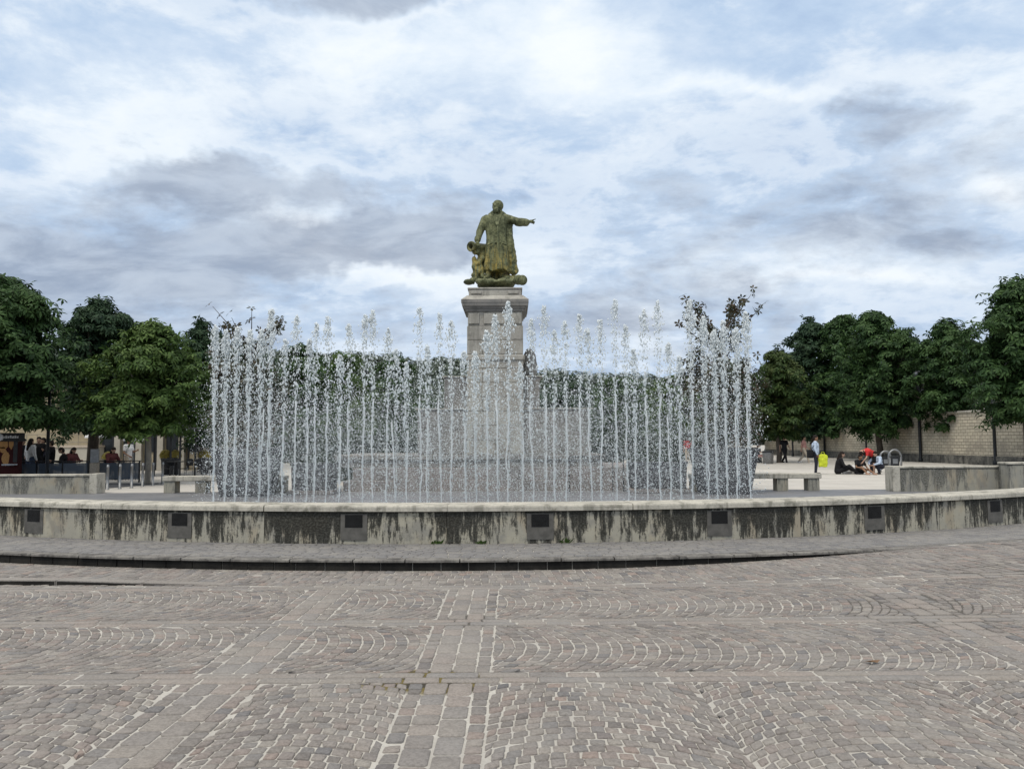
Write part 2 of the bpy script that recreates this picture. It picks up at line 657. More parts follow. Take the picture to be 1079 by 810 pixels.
M_BARKP = stone('pale_bark', (.22, .2, .17), (.28, .26, .22), (.09, .08, .07), .6, 3, .95, 30, .8)


def m_leaf(name, c_dark, c_mid, c_hi, trans=.2):
    m, t, b = mat(name)
    r = island(t)
    c = objco(t)
    col = t.ramp(r, [(0, c_dark), (.45, c_mid), (.85, c_mid), (1, c_hi)])
    col = t.mix(t.m('MULTIPLY', t.maprange(t.noise(c, .9, 3), .45, .65), .5), col, c_hi)
    t.set(b.inputs['Base Color'], col)
    b.inputs['Roughness'].default_value = .6
    b.inputs['Specular IOR Level'].default_value = .22
    tr = t.n('ShaderNodeBsdfTranslucent')
    t.set(tr.inputs[0], col)
    mx = t.n('ShaderNodeMixShader')
    mx.inputs[0].default_value = trans
    t.L.new(b.outputs[0], mx.inputs[1])
    t.L.new(tr.outputs[0], mx.inputs[2])
    t.L.new(mx.outputs[0], t.N['Material Output'].inputs[0])
    return m


M_LEAF = m_leaf('chestnut_leaf', (.016, .038, .014), (.036, .078, .024), (.078, .14, .042))
M_LEAF2 = m_leaf('bright_leaf', (.024, .05, .014), (.058, .108, .025), (.115, .175, .045))
M_LEAF3 = m_leaf('deep_leaf', (.013, .03, .016), (.028, .06, .03), (.056, .10, .046))
M_LEAF4 = m_leaf('yellowing_leaf', (.020, .04, .013), (.042, .078, .021), (.085, .105, .03))
M_MAG = m_leaf('magnolia_leaf', (.02, .022, .014), (.035, .045, .022), (.075, .04, .022), .05)
M_SHRUB = m_leaf('shrub_leaf', (.012, .02, .012), (.02, .034, .018), (.035, .055, .025), .1)
M_WOOD = m_leaf('hazed_hill_leaf', (.045, .062, .052), (.07, .095, .072), (.10, .125, .085), .1)  # leaf tones paled and greyed: haze put into the colour


def m_water_drop():
    m, t, b = mat('frothing_water')
    b.inputs['Base Color'].default_value = (.86, .905, .925, 1)
    b.inputs['Roughness'].default_value = .25
    b.inputs['IOR'].default_value = 1.33
    tr = t.n('ShaderNodeBsdfTranslucent')
    tr.inputs[0].default_value = (.88, .92, .94, 1)
    mx = t.n('ShaderNodeMixShader')
    mx.inputs[0].default_value = .35
    t.L.new(b.outputs[0], mx.inputs[1])
    t.L.new(tr.outputs[0], mx.inputs[2])
    clear = t.n('ShaderNodeBsdfTransparent')
    m2 = t.n('ShaderNodeMixShader')
    m2.inputs[0].default_value = .25
    t.L.new(mx.outputs[0], m2.inputs[1])
    t.L.new(clear.outputs[0], m2.inputs[2])
    t.L.new(m2.outputs[0], t.N['Material Output'].inputs[0])
    return m


M_JET = m_water_drop()
M_STEM = M_JET.copy()
M_STEM.name = 'white_water_stem'
M_STEM.node_tree.nodes['Principled BSDF'].inputs['Base Color'].default_value = (.97, .99, 1, 1)


def m_pool():
    m, t, b = mat('pool_water')
    c = objco(t)
    b.inputs['Base Color'].default_value = (.05, .065, .07, 1)
    b.inputs['Roughness'].default_value = .08
    bump(t, b, t.noise(c, 9, 4), .6, .03)
    return m


M_POOL = m_pool()


def m_bronze():
    m, t, b = mat('weathered_bronze')
    c = objco(t)
    sx = t.n('ShaderNodeSeparateXYZ')
    t.L.new(c, sx.inputs[0])
    col = t.mix(t.maprange(t.noise(c, 3.0, 6, .6), .35, .65), (.07, .082, .045), (.18, .19, .10))
    str_ = t.noise(t.mapping(c, scale=(9, 9, 1.2)), 1.0, 5, .65)
    col = t.mix(t.m('MULTIPLY', t.maprange(str_, .5, .65), .6), col, (.27, .285, .165))
    # ochre run-off on the skirt of the coat
    zone = t.m('MULTIPLY', t.maprange(sx.outputs[2], 1.9, .9), t.maprange(sx.outputs[2], .42, .75))
    col = t.mix(t.m('MULTIPLY', t.m('MULTIPLY', zone, t.maprange(str_, .42, .58)), .75), col, (.34, .255, .06))
    col = t.mix(t.m('MULTIPLY', t.maprange(t.noise(c, 14, 5, .7), .5, .62), .6), col, (.022, .025, .016))
    t.set(b.inputs['Base Color'], col)
    b.inputs['Roughness'].default_value = .6
    b.inputs['Metallic'].default_value = .15
    bump(t, b, t.m('ADD', t.noise(c, 9, 5), t.m('MULTIPLY', t.noise(c, 30, 4), .4)), .7, .04)
    return m


M_BRONZE = m_bronze()


def m_ashlar():
    m, t, b = mat('coursed_limestone')
    c = uvco(t)
    br = t.n('ShaderNodeTexBrick')
    t.set(br.inputs['Vector'], c)
    br.inputs['Scale'].default_value = 1.0
    br.inputs['Brick Width'].default_value = .40
    br.inputs['Row Height'].default_value = .17
    br.inputs['Mortar Size'].default_value = .014
    br.inputs['Bias'].default_value = -.1
    br.inputs['Color1'].default_value = (.56, .50, .385, 1)
    br.inputs['Color2'].default_value = (.44, .395, .31, 1)
    br.inputs['Mortar'].default_value = (.17, .15, .12, 1)
    col = t.mix(t.m('MULTIPLY', t.maprange(t.noise(c, .7, 6, .65), .45, .62), .7), br.outputs[0], (.25, .225, .185))
    col = t.mix(t.m('MULTIPLY', t.maprange(t.noise(c, 9, 5, .65), .5, .65), .35), col, (.22, .2, .165))
    t.set(b.inputs['Base Color'], col)
    b.inputs['Roughness'].default_value = .9
    bump(t, b, br.outputs['Fac'], -.6, .02)
    return m


M_ASH = m_ashlar()
M_ASHBASE = stone('rubble_base', (.10, .098, .09), (.2, .19, .165), (.025, .025, .025), .8, 2.2, .9, 9)
M_PLASTER = plain('pale_plaster', (.40, .375, .32), .9, .12, 1.2)
M_PLASTER2 = plain('ochre_plaster', (.33, .285, .20), .9, .15, 1.2)
M_ROOF = plain('slate_roof', (.05, .052, .058), .7, .25, 3)
M_GLASSD = plain('dark_window', (.02, .024, .028), .12, .3, 2, 0, 0)


def tinted(name, col):
    return plain(name, col, .8, .18, 25, 0, .1)


M_SKIN = tinted('skin', (.42, .27, .20))
M_SKIND = tinted('tanned_skin', (.24, .14, .09))
M_HAIR = tinted('dark_hair', (.018, .014, .012))
M_BLACK = tinted('black_cloth', (.012, .012, .014))
M_NAVY = tinted('navy_cloth', (.02, .022, .035))
M_WHITE = tinted('white_cloth', (.62, .62, .62))
M_LBLUE = tinted('pale_blue_cloth', (.42, .50, .62))
M_GREYC = tinted('grey_cloth', (.22, .22, .225))
M_RED = tinted('red_cloth', (.5, .035, .035))
M_MAROON = tinted('maroon_cloth', (.09, .028, .03))
M_PINK = tinted('dusty_pink_cloth', (.40, .22, .2))
M_BEIGE = tinted('beige_cloth', (.42, .36, .29))
M_DENIM = tinted('denim', (.05, .07, .12))
M_HIVIS = tinted('yellow_bag_cloth', (.50, .56, .04))
M_YPLANT = tinted('yellow_flowers', (.33, .27, .07))
M_ORANGE = tinted('orange_print', (.55, .30, .12))
M_PRED = tinted('dark_red_print', (.06, .014, .014))
M_WPAINT = tinted('white_paint', (.75, .76, .77))


def m_glassfence():
    m, t, b = mat('tinted_glass_screen')
    b.inputs['Base Color'].default_value = (.12, .15, .19, 1)
    b.inputs['Roughness'].default_value = .15
    b.inputs['Transmission Weight'].default_value = 0
    b.inputs['Alpha'].default_value = .72
    return m


M_GSCREEN = m_glassfence()

# ------------------------------------------------------------------ ground
def build_ground():
    xs = sorted(set([-3000, -900, -300, -120, -60] + [round(-30 + 1.5 * i, 3) for i in range(7)] + [round(-20 + .4 * i, 3) for i in range(101)] + [round(20 + 1.5 * i, 3) for i in range(8)] + [60, 120, 300, 900, 3000]))
    ys = sorted(set([-3000, -300, -60, -20, -8, -3] + [round(-1 + .2 * i, 3) for i in range(45)] + [round(8 + .09 * i, 3) for i in range(66)] + [14 + i for i in range(20)] + [40, 60, 100, 200, 500, 1200, 4500]))
    vs = [(x, y, gh(x, y)) for y in ys for x in xs]
    W = len(xs)
    fs = np.array([(j * W + i, j * W + i + 1, (j + 1) * W + i + 1, (j + 1) * W + i) for j in range(len(ys) - 1) for i in range(W - 1)])
    o = link('ground', np_mesh('ground', np.array(vs), fs), M_MORTAR, None, True)
    struct(o)
    # light plaza beyond the basin, slate floor inside it
    mb = MB()
    mb.add([(-70, 24.6, .004), (70, 24.6, .004), (70, 95, .004), (-70, 95, .004)], [(0, 1, 2, 3)])
    struct(mb.build('plaza', M_PLAZA))
    ring = []
    ri = RW - .5
    a1 = math.acos((CY - 24.6) / ri)
    pts = [pol(ri, -a1 + 2 * a1 * i / 60, .008) for i in range(61)]
    MBb = MB().add(pts, [tuple(range(61))])
    struct(MBb.build('basin_floor', M_BASIN))
    # shallow pool behind the wall, out of which the jets rise
    ri = RW - .52
    a1 = math.acos((CY - 18.6) / ri)
    pts = [pol(ri, -a1 + 2 * a1 * i / 60, .03) for i in range(61)]
    struct(MB().add(pts, [tuple(range(61))]).build('water', M_POOL))
    # lane of asphalt by the terrace
    a, b_ = gp(60, 515), gp(152, 509.0)
    MBr = MB()
    MBr.add([(-40, 25.6, .012), (-14.2, 25.6, .012), (-13.2, 29.3, .012), (-13.2, 30.2, .012), (-40, 30.2, .012)], [(0, 1, 2, 3, 4)])
    struct(MBr.build('road', M_ROAD))


build_ground()


# ------------------------------------------------------------------ stone setts (real relief)
class Setts:
    def __init__(self):
        self.q = []
        self.h = []

    def quad(self, c, rise=.0):
        self.q.append(c)
        self.h.append(rise)

    def build(self, name, material, zf, gap=.0075, jit=.006, tilt=.02, hv=.003, top=.012):
        q = np.array(self.q, dtype=float)                      # n,4,2
        n = len(q)
        q += RNG.normal(0, jit, q.shape)
        cen = q.mean(1, keepdims=True)
        # inset by the joint
        d = q - cen
        L = np.linalg.norm(d, axis=2, keepdims=True)
        full = cen + d * np.clip(1 - gap * 1.45 / np.maximum(L, 1e-4), .5, 1)
        d = full - cen
        # eight-sided outline: corners cut a little
        nxt = np.roll(full, -1, axis=1)
        k = RNG.uniform(.04, .12, (n, 4, 1))
        e0 = full + (nxt - full) * k
        e1 = nxt + (full - nxt) * k[:, ::-1]
        oct_ = np.empty((n, 8, 2))
        oct_[:, 0::2] = e0
        oct_[:, 1::2] = e1
        oct_ += RNG.normal(0, jit * .35, oct_.shape)
        c2 = cen
        ring0 = c2 + (oct_ - c2) * 1.03
        ring1 = oct_
        ring2 = c2 + (oct_ - c2) * (1 - .006 / np.maximum(np.linalg.norm(oct_ - c2, axis=2, keepdims=True), .02))
        base = np.array([zf(x, y) for x, y in cen[:, 0]])[:, None] + np.array(self.h)[:, None]
        dz = RNG.normal(0, hv, (n, 1))
        tx, ty = RNG.normal(0, tilt, (n, 1)), RNG.normal(0, tilt, (n, 1))

        def lift(r, z):
            rel = r - cen
            return base + dz + z + rel[:, :, 0] * tx + rel[:, :, 1] * ty
        V = np.empty((n, 25, 3))
        V[:, 0:8, :2] = ring0
        V[:, 0:8, 2] = base - .02
        V[:, 8:16, :2] = ring1
        V[:, 8:16, 2] = lift(ring1, top * .45)
        V[:, 16:24, :2] = ring2
        V[:, 16:24, 2] = lift(ring2, top)
        V[:, 24, :2] = cen[:, 0]
        V[:, 24, 2] = (base + dz)[:, 0] + top + .0012
        F = []
        for r0 in (0, 8):
            for i in range(8):
                F.append((r0 + i, r0 + (i + 1) % 8, r0 + 8 + (i + 1) % 8, r0 + 8 + i))
        F = np.array(F)
        T = np.array([(16 + i, 16 + (i + 1) % 8, 24) for i in range(8)])
        off = (np.arange(n) * 25)[:, None, None]
        quads = (F[None] + off).reshape(-1, 4)
        tris = (T[None] + off).reshape(-1, 3)
        me = bpy.data.meshes.new(name)
        me.vertices.add(n * 25)
        me.vertices.foreach_set('co', V.astype(np.float32).ravel())
        li = np.concatenate([quads.ravel(), tris.ravel()]).astype(np.int32)
        me.loops.add(len(li))
        me.loops.foreach_set('vertex_index', li)
        nq, nt = len(quads), len(tris)
        me.polygons.add(nq + nt)
        me.polygons.foreach_set('loop_start', np.concatenate([np.arange(nq) * 4, nq * 4 + np.arange(nt) * 3]).astype(np.int32))
        me.update(calc_edges=True)
        return struct(link(name, me, material, None, False))


BANDS = (-1.93, -.42, 3.78)
TRANS = ((5.32, 5.54), (6.93, 7.15), (8.58, 8.80))
YF0, YEND = 2.3, 11.0


def halfw(y):
    return .72 * y + 3.2


def build_setts():
    cob, slab = Setts(), Setts()

    def inband(x, ext=.30):
        return any(abs(x - b) < ext for b in BANDS)

    def intrans(y):
        return any(a - .005 < y < b + .012 for a, b in TRANS)
    def fit(cs, ylo, yhi):
        cs = [list(c) for c in cs]
        for b in BANDS:
            d = [c[0] - b for c in cs]
            if min(abs(q) for q in d) < .268 or (min(d) < 0 < max(d)):
                far = max(d, key=abs)
                sg = 1 if far > 0 else -1
                for c in cs:
                    if (c[0] - b) * sg < .268:
                        c[0] = b + sg * .268
        for c in cs:
            c[1] = min(max(c[1], ylo), yhi)
        ar = 0
        for i in range(4):
            j = (i + 1) % 4
            ar += cs[i][0] * cs[j][1] - cs[j][0] * cs[i][1]
        w = max(c[0] for c in cs) - min(c[0] for c in cs)
        h = max(c[1] for c in cs) - min(c[1] for c in cs)
        return cs if abs(ar) / 2 > .0018 and w > .035 and h > .03 else None

    # slabs: long bands
    for b in BANDS:
        for cx in (-.08, .08):
            y = YF0 - random.random() * .2
            while y < 8.6:
                L = random.uniform(.15, .28)
                nx = [a for a, b2 in TRANS if a > y - .01]
                if nx and y + L > nx[0] - .06 and not intrans(y + .02):
                    L = max(nx[0] - .01 - y, .06)
                if intrans(y + .02):
                    y = [b2 for a, b2 in TRANS if a - .03 < y + .02 < b2 + .03][0] + .012
                    continue
                if True:
                    x0, x1 = b + cx - .08, b + cx + .08
                    slab.quad([(x0, y), (x1, y), (x1, y + L), (x0, y + L)])
                y += L
        for side in (-1, 1):
            y = YF0
            while y < 8.6:
                L = random.uniform(.09, .16)
                nx = [a for a, b2 in TRANS if a > y - .01]
                if nx and y + L > nx[0] - .04 and not intrans(y + .02):
                    L = max(nx[0] - .01 - y, .05)
                if intrans(y + .02):
                    y = [b2 for a, b2 in TRANS if a - .03 < y + .02 < b2 + .03][0] + .012
                    continue
                if True:
                    x0, x1 = sorted((b + side * .163, b + side * .262))
                    cob.quad([(x0, y), (x1, y), (x1, y + L), (x0, y + L)])
                y += L
    # transverse bands
    for a, b in TRANS:
        mid = (a + b) / 2
        for y0, y1 in ((a, mid), (mid, b)):
            x = -halfw(b) - 2
            while x < halfw(b) + 2:
                L = random.uniform(.2, .42)
                slab.quad([(x, y0), (x + L, y0), (x + L, y1), (x, y1)])
                x += L
    # near field: arcs crowning away from the viewer
    Wd = 1.57
    rr = Wd / math.sqrt(2)
    pitch = .088
    for k in range(-6, 7):
        xc = -1.18 + Wd * k
        for j in range(-8, 46):
            y0 = YF0 - .4 + j * pitch
            a = -PI / 4 + random.uniform(-.05, 0)
            while a < PI / 4:
                da = random.uniform(.078, .10) / rr
                a2 = min(a + da, PI / 4)
                if PI / 4 - a2 < .03:
                    a2 = PI / 4
                cs = []
                for aa, jj in ((a, 0), (a2, 0), (a2, 1), (a, 1)):
                    aa = max(-PI / 4, aa)
                    cs.append((xc + rr * math.sin(aa), y0 + jj * pitch + rr * (math.cos(aa) - .7071)))
                mx = sum(c[0] for c in cs) / 4
                my = sum(c[1] for c in cs) / 4
                if YF0 < my < 5.42 and abs(mx) < halfw(my):
                    cs = fit(cs, YF0 - .2, 5.31)
                    if cs:
                        cob.quad(cs)
                a = a2
    # middle field: arcs crowning to the right
    for (y0, y1) in ((5.54, 6.93), (7.15, 8.58)):
        ch = y1 - y0
        rr2 = ch / math.sqrt(2)
        x = -halfw(y1) - 1
        while x < halfw(y1) + 1:
            p = random.uniform(.083, .1)
            a = -PI / 4
            while a < PI / 4 - 1e-6:
                da = random.uniform(.074, .10) / rr2
                a2 = min(a + da, PI / 4)
                if PI / 4 - a2 < .03:
                    a2 = PI / 4
                cs = []
                for aa, jj in ((a, 0), (a, 1), (a2, 1), (a2, 0)):
                    cs.append((x + jj * p + rr2 * (math.cos(aa) - .7071), (y0 + y1) / 2 + rr2 * math.sin(aa)))
                mx = sum(c[0] for c in cs) / 4
                my = sum(c[1] for c in cs) / 4
                cs = fit(cs, y0 + .012, y1 - .012)
                if cs:
                    cob.quad(cs)
                a = a2
            x += p
    # rows following the kerb, beyond the last slab band
    r = RK + .012
    while r < RK + 3.4:
        pr = random.choice((.15, .16, .17))
        th = -.8
        while th < .8:
            d = random.uniform(.08, .115) / r
            c = [pol(r, th), pol(r + pr, th), pol(r + pr, th + d), pol(r, th + d)]
            my = sum(a[1] for a in c) / 4
            mx = sum(a[0] for a in c) / 4
            if max(a[1] for a in c) > 8.87 and my < 15.5:
                c = [[a[0], max(a[1], 8.815)] for a in c]
                if sum(a[1] for a in c) / 4 > 8.845:
                    cob.quad(c)
            th += d
        r += pr
    z = lambda x, y: gh(x, y)
    cob.build('cobblestones', M_COB, z, .0054, .0034, .03, .0022, .0075)
    slab.build('paving_slabs', M_SLAB, z, .006, .004, .008, .0012, .0065)
    # platform between kerb and wall
    plat = Setts()
    r = RW - .1
    while r < RK - .2:
        th = -.95
        while th < .95:
            d = random.uniform(.14, .22) / r
            c = [pol(r, th), pol(r + .105, th), pol(r + .105, th + d), pol(r, th + d)]
            plat.quad([a[:2] for a in c])
            th += d
        r += .105
    plat.build('platform_setts', M_PAVER, lambda x, y: PLAT - .008, .005, .003, .01, .0015, .01)


build_setts()


def arc_solid(r0, r1, t0, t1, z0, z1, n=24, nose=0.0, uvz=None):
    """ring-segment block; r1 is the outer (viewer) side"""
    vs, fs = [], []
    prof = [(r0, z0), (r0, z1), (r1 - nose, z1), (r1 - nose * .3, z1 - nose * .3), (r1, z1 - nose), (r1, z0)] if nose else [(r0, z0), (r0, z1), (r1, z1), (r1, z0)]
    k = len(prof)
    for i in range(n + 1):
        th = t0 + (t1 - t0) * i / n
        for r, z in prof:
            vs.append(pol(r, th, z))
    for i in range(n):
        for j in range(k):
            fs.append((i * k + j, i * k + (j + 1) % k, (i + 1) * k + (j + 1) % k, (i + 1) * k + j))
    fs.append(tuple(range(k - 1, -1, -1)))
    fs.append(tuple(n * k + j for j in range(k)))
    return vs, fs


def add_uv(o, fn):
    me = o.data
    uv = me.uv_layers.new(name='UVMap')
    for p in me.polygons:
        for li in p.loop_indices:
            uv.data[li].uv = fn(me.vertices[me.loops[li].vertex_index].co, p.normal)


def fix_normals(o):
    bm = bmesh.new()
    bm.from_mesh(o.data)
    bmesh.ops.recalc_face_normals(bm, faces=bm.faces[:])
    bm.to_mesh(o.data)
    bm.free()


def build_kerb_and_platform():
    # platform body
    vs, fs = arc_solid(RW - .45, RK - .16, -.95, .95, -.05, PLAT - .012, 150)
    o = MB().add(vs, fs).build('platform', M_MORTAR)
    fix_normals(o)
    struct(o)
    # kerb nosing stones
    mb = MB()
    th = -.95
    while th < .95:
        L = random.uniform(.55, .85) / RK
        h = random.uniform(-.003, .003)
        vs, fs = arc_solid(RK - .15, RK + random.uniform(.0, .012), th + .0004, th + L - .0004, PLAT - .032, PLAT + h, 4, .012)
        mb.add(vs, fs)
        th += L
    o = mb.build('kerb', M_KTOP)
    fix_normals(o)
    struct(o)
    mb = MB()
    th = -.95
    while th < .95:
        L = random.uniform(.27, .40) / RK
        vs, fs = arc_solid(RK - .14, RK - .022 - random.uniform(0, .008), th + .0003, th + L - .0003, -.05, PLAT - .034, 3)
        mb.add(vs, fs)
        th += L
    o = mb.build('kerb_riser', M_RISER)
    fix_normals(o)
    struct(o)
    vs, fs = arc_solid(RK - .159, RK - .045, -.95, .95, -.05, PLAT - .036, 130)
    o = MB().add(vs, fs).build('kerb_joint', M_MORTAR)
    fix_normals(o)
    struct(o)
    # low drainage step at the left, dying out toward the middle
    mb, rs = MB(), MB()
    x = -12.0
    while x < -3.0:
        L = random.uniform(.7, 1.1)
        x1 = x + L
        hh = lambda q: .058 * sm((-2.9 - q) / 2.6) + .004
        yy = lambda q: 8.86 + (q + 3) * (-.028)
        y0, y1 = yy(x), yy(x1)
        vs = [(x, y0, -.02), (x1 - .008, y1, -.02), (x1 - .008, y1 + .16, -.02), (x, y0 + .16, -.02), (x, y0, hh(x)), (x1 - .008, y1, hh(x1)), (x1 - .008, y1 + .16, hh(x1)), (x, y0 + .16, hh(x))]
        mb.add(vs, [(3, 2, 1, 0), (4, 5, 6, 7), (0, 1, 5, 4), (1, 2, 6, 5), (2, 3, 7, 6), (3, 0, 4, 7)])
        q0, q1 = hh(x) - .012, hh(x1) - .012
        if q0 > .004:
            rs.add([(x + .01, y0 - .004, -.02), (x1 - .018, y1 - .004, -.02), (x1 - .018, y1 - .004, q1), (x + .01, y0 - .004, q0), (x + .01, y0 + .01, -.02), (x1 - .018, y1 + .01, -.02), (x1 - .018, y1 + .01, q1), (x + .01, y0 + .01, q0)],
                   [(0, 1, 2, 3), (7, 6, 5, 4), (3, 2, 6, 7), (0, 3, 7, 4), (1, 5, 6, 2)])
        x = x1
    struct(mb.build('gutter_step', M_SLAB))
    struct(rs.build('gutter_riser', M_RISER))


build_kerb_and_platform()


# ------------------------------------------------------------------ fountain wall
def build_fountain_wall():
    root = thing('fountain_wall', 'low curved limestone basin wall with black run-off streaks and pale coping', 'fountain wall', pol(RW, 0, PLAT))
    ox, oy, oz = root.location
    vents = [theta_px(p) for p in (40, 185, 362, 553, 742, 910, 1043)]
    step = (vents[-1] - vents[0]) / 6
    mids = [vents[0] + step * i for i in range(-6, 14)]
    for i, tm in enumerate(mids):
        t0, t1 = tm - step / 2, tm + step / 2
        if t0 < -.95 or t1 > .95:
            continue
        gap = .004 / RW
        vs, fs = arc_solid(RW - .4, RW + random.uniform(-.003, .003), t0 + gap, t1 - gap, -.05, WTOP - .085, 20)
        vs = [(a - ox, b - oy, c - oz) for a, b, c in vs]
        o = MB().add(vs, fs).build('wall_panel', M_WALL, root)
        fix_normals(o)
        seed = i * 3.37

        def uvf(co, n, seed=seed):
            x, y = co.x + ox - CX, co.y + oy - CY
            return (math.atan2(x, -y) * RW + seed, (co.z + oz - PLAT) / (WTOP - .085 - PLAT))
        add_uv(o, uvf)
        off = random.uniform(.0, .012)
        vs, fs = arc_solid(RW - .52, RW + .045, t0 + gap * 1.3 + off / RW, t1 - gap * 1.3 + off / RW, WTOP - .083, WTOP, 20, .028)
        vs = [(a - ox, b - oy, c - oz) for a, b, c in vs]
        o = MB().add(vs, fs).build('coping_stone', M_COPING, root)
        fix_normals(o)
        # service plate with a dark grille window
        hw = .19 / RW
        vs, fs = arc_solid(RW - .05, RW + .012, tm - hw, tm + hw, PLAT + .055, WTOP - .12, 4)
        vs = [(a - ox, b - oy, c - oz) for a, b, c in vs]
        p = MB().add(vs, fs).build('vent_plate', M_VENT, root)
        fix_normals(p)
        g = MB()
        hw = .125 / RW
        for k in range(9):
            z0 = PLAT + .235 + k * .0195
            vs, fs = arc_solid(RW - .02, RW + .018, tm - hw, tm + hw, z0, z0 + .0145, 3)
            g.add([(a - ox, b - oy, c - oz) for a, b, c in vs], fs)
        vs, fs = arc_solid(RW - .02, RW + .014, tm - hw, tm + hw, PLAT + .23, PLAT + .41, 3)
        g.add([(a - ox, b - oy, c - oz) for a, b, c in vs], fs)
        go = g.build('vent_grille', M_GRILLE, p)
        fix_normals(go)
    return root


build_fountain_wall()


# weeds in the joint at the foot of the wall
def weed(px, size, label, seed):
    rnd = random.Random(seed)
    th = theta_px(px)
    p = pol(RW + .02, th, PLAT + .002)
    mb = MB()
    for i in range(26):
        a = rnd.uniform(-PI, 0)
        l = size * rnd.uniform(.4, 1)
        c = Vector((rnd.uniform(-size, size) * .8, -abs(rnd.gauss(0, .02)), 0))
        tip = c + Vector((math.cos(a) * l * .7, math.sin(a) * l * .35, l * rnd.uniform(.35, 1)))
        s = Vector((.012, .004, .0))
        md = (c + tip) / 2 + Vector((0, 0, l * .1))
        mb.add([c, md + s, tip, md - s], [(0, 1, 2, 3)])
    o = mb.build('weed', M_LEAF2, None, False, p)
    tag(o, label, 'weed', 'weeds along the foot of the wall')


weed(461, .10, 'small green weed at a wall joint, leftmost of the weeds', 1)
weed(507, .07, 'low green weed tuft between two other weeds at the wall foot', 2)
weed(594, .10, 'bushy green weed at the wall foot right of a vent plate', 3)


# ------------------------------------------------------------------ water jets
OCT_V = np.array([(1, 0, 0), (0, 1, 0), (-1, 0, 0), (0, -1, 0), (0, 0, 1), (0, 0, -1)], dtype=float)
OCT_F = np.array([(0, 1, 4), (1, 2, 4), (2, 3, 4), (3, 0, 4), (1, 0, 5), (2, 1, 5), (3, 2, 5), (0, 3, 5)])


def drops(c, r, stretch=None):
    n = len(c)
    st = np.ones((n, 3)) if stretch is None else stretch
    V = c[:, None, :] + OCT_V[None] * (r[:, None, None] * st[:, None, :])
    F = OCT_F[None] + (np.arange(n) * 6)[:, None, None]
    return V.reshape(-1, 3), F.reshape(-1, 3)


JY = 14.5
TOPS = {}
for x_, y_ in ((224, 347), (236, 352), (248, 349), (260, 352), (272, 352), (284, 330), (296, 362), (313, 336), (321, 362), (333, 345), (345, 337), (357, 378), (368, 345),
               (385, 336), (395, 331), (411, 350), (418, 372), (440, 328), (452, 368), (467, 334), (485, 328), (497, 360), (509, 325), (518, 338), (533, 322), (544, 342), (556, 372),
               (562, 340), (577, 326), (588, 352), (602, 328), (617, 321), (625, 350), (637, 341), (645, 320), (660, 347), (672, 372), (681, 330), (690, 345), (698, 321),
               (710, 365), (730, 320), (741, 338), (752, 352), (765, 342), (776, 350), (788, 333)):
    TOPS[x_] = y_


def jet_top(px):
    k = min(TOPS, key=lambda a: abs(a - px))
    return TOPS[k] + (abs(k - px) > 4) * 14


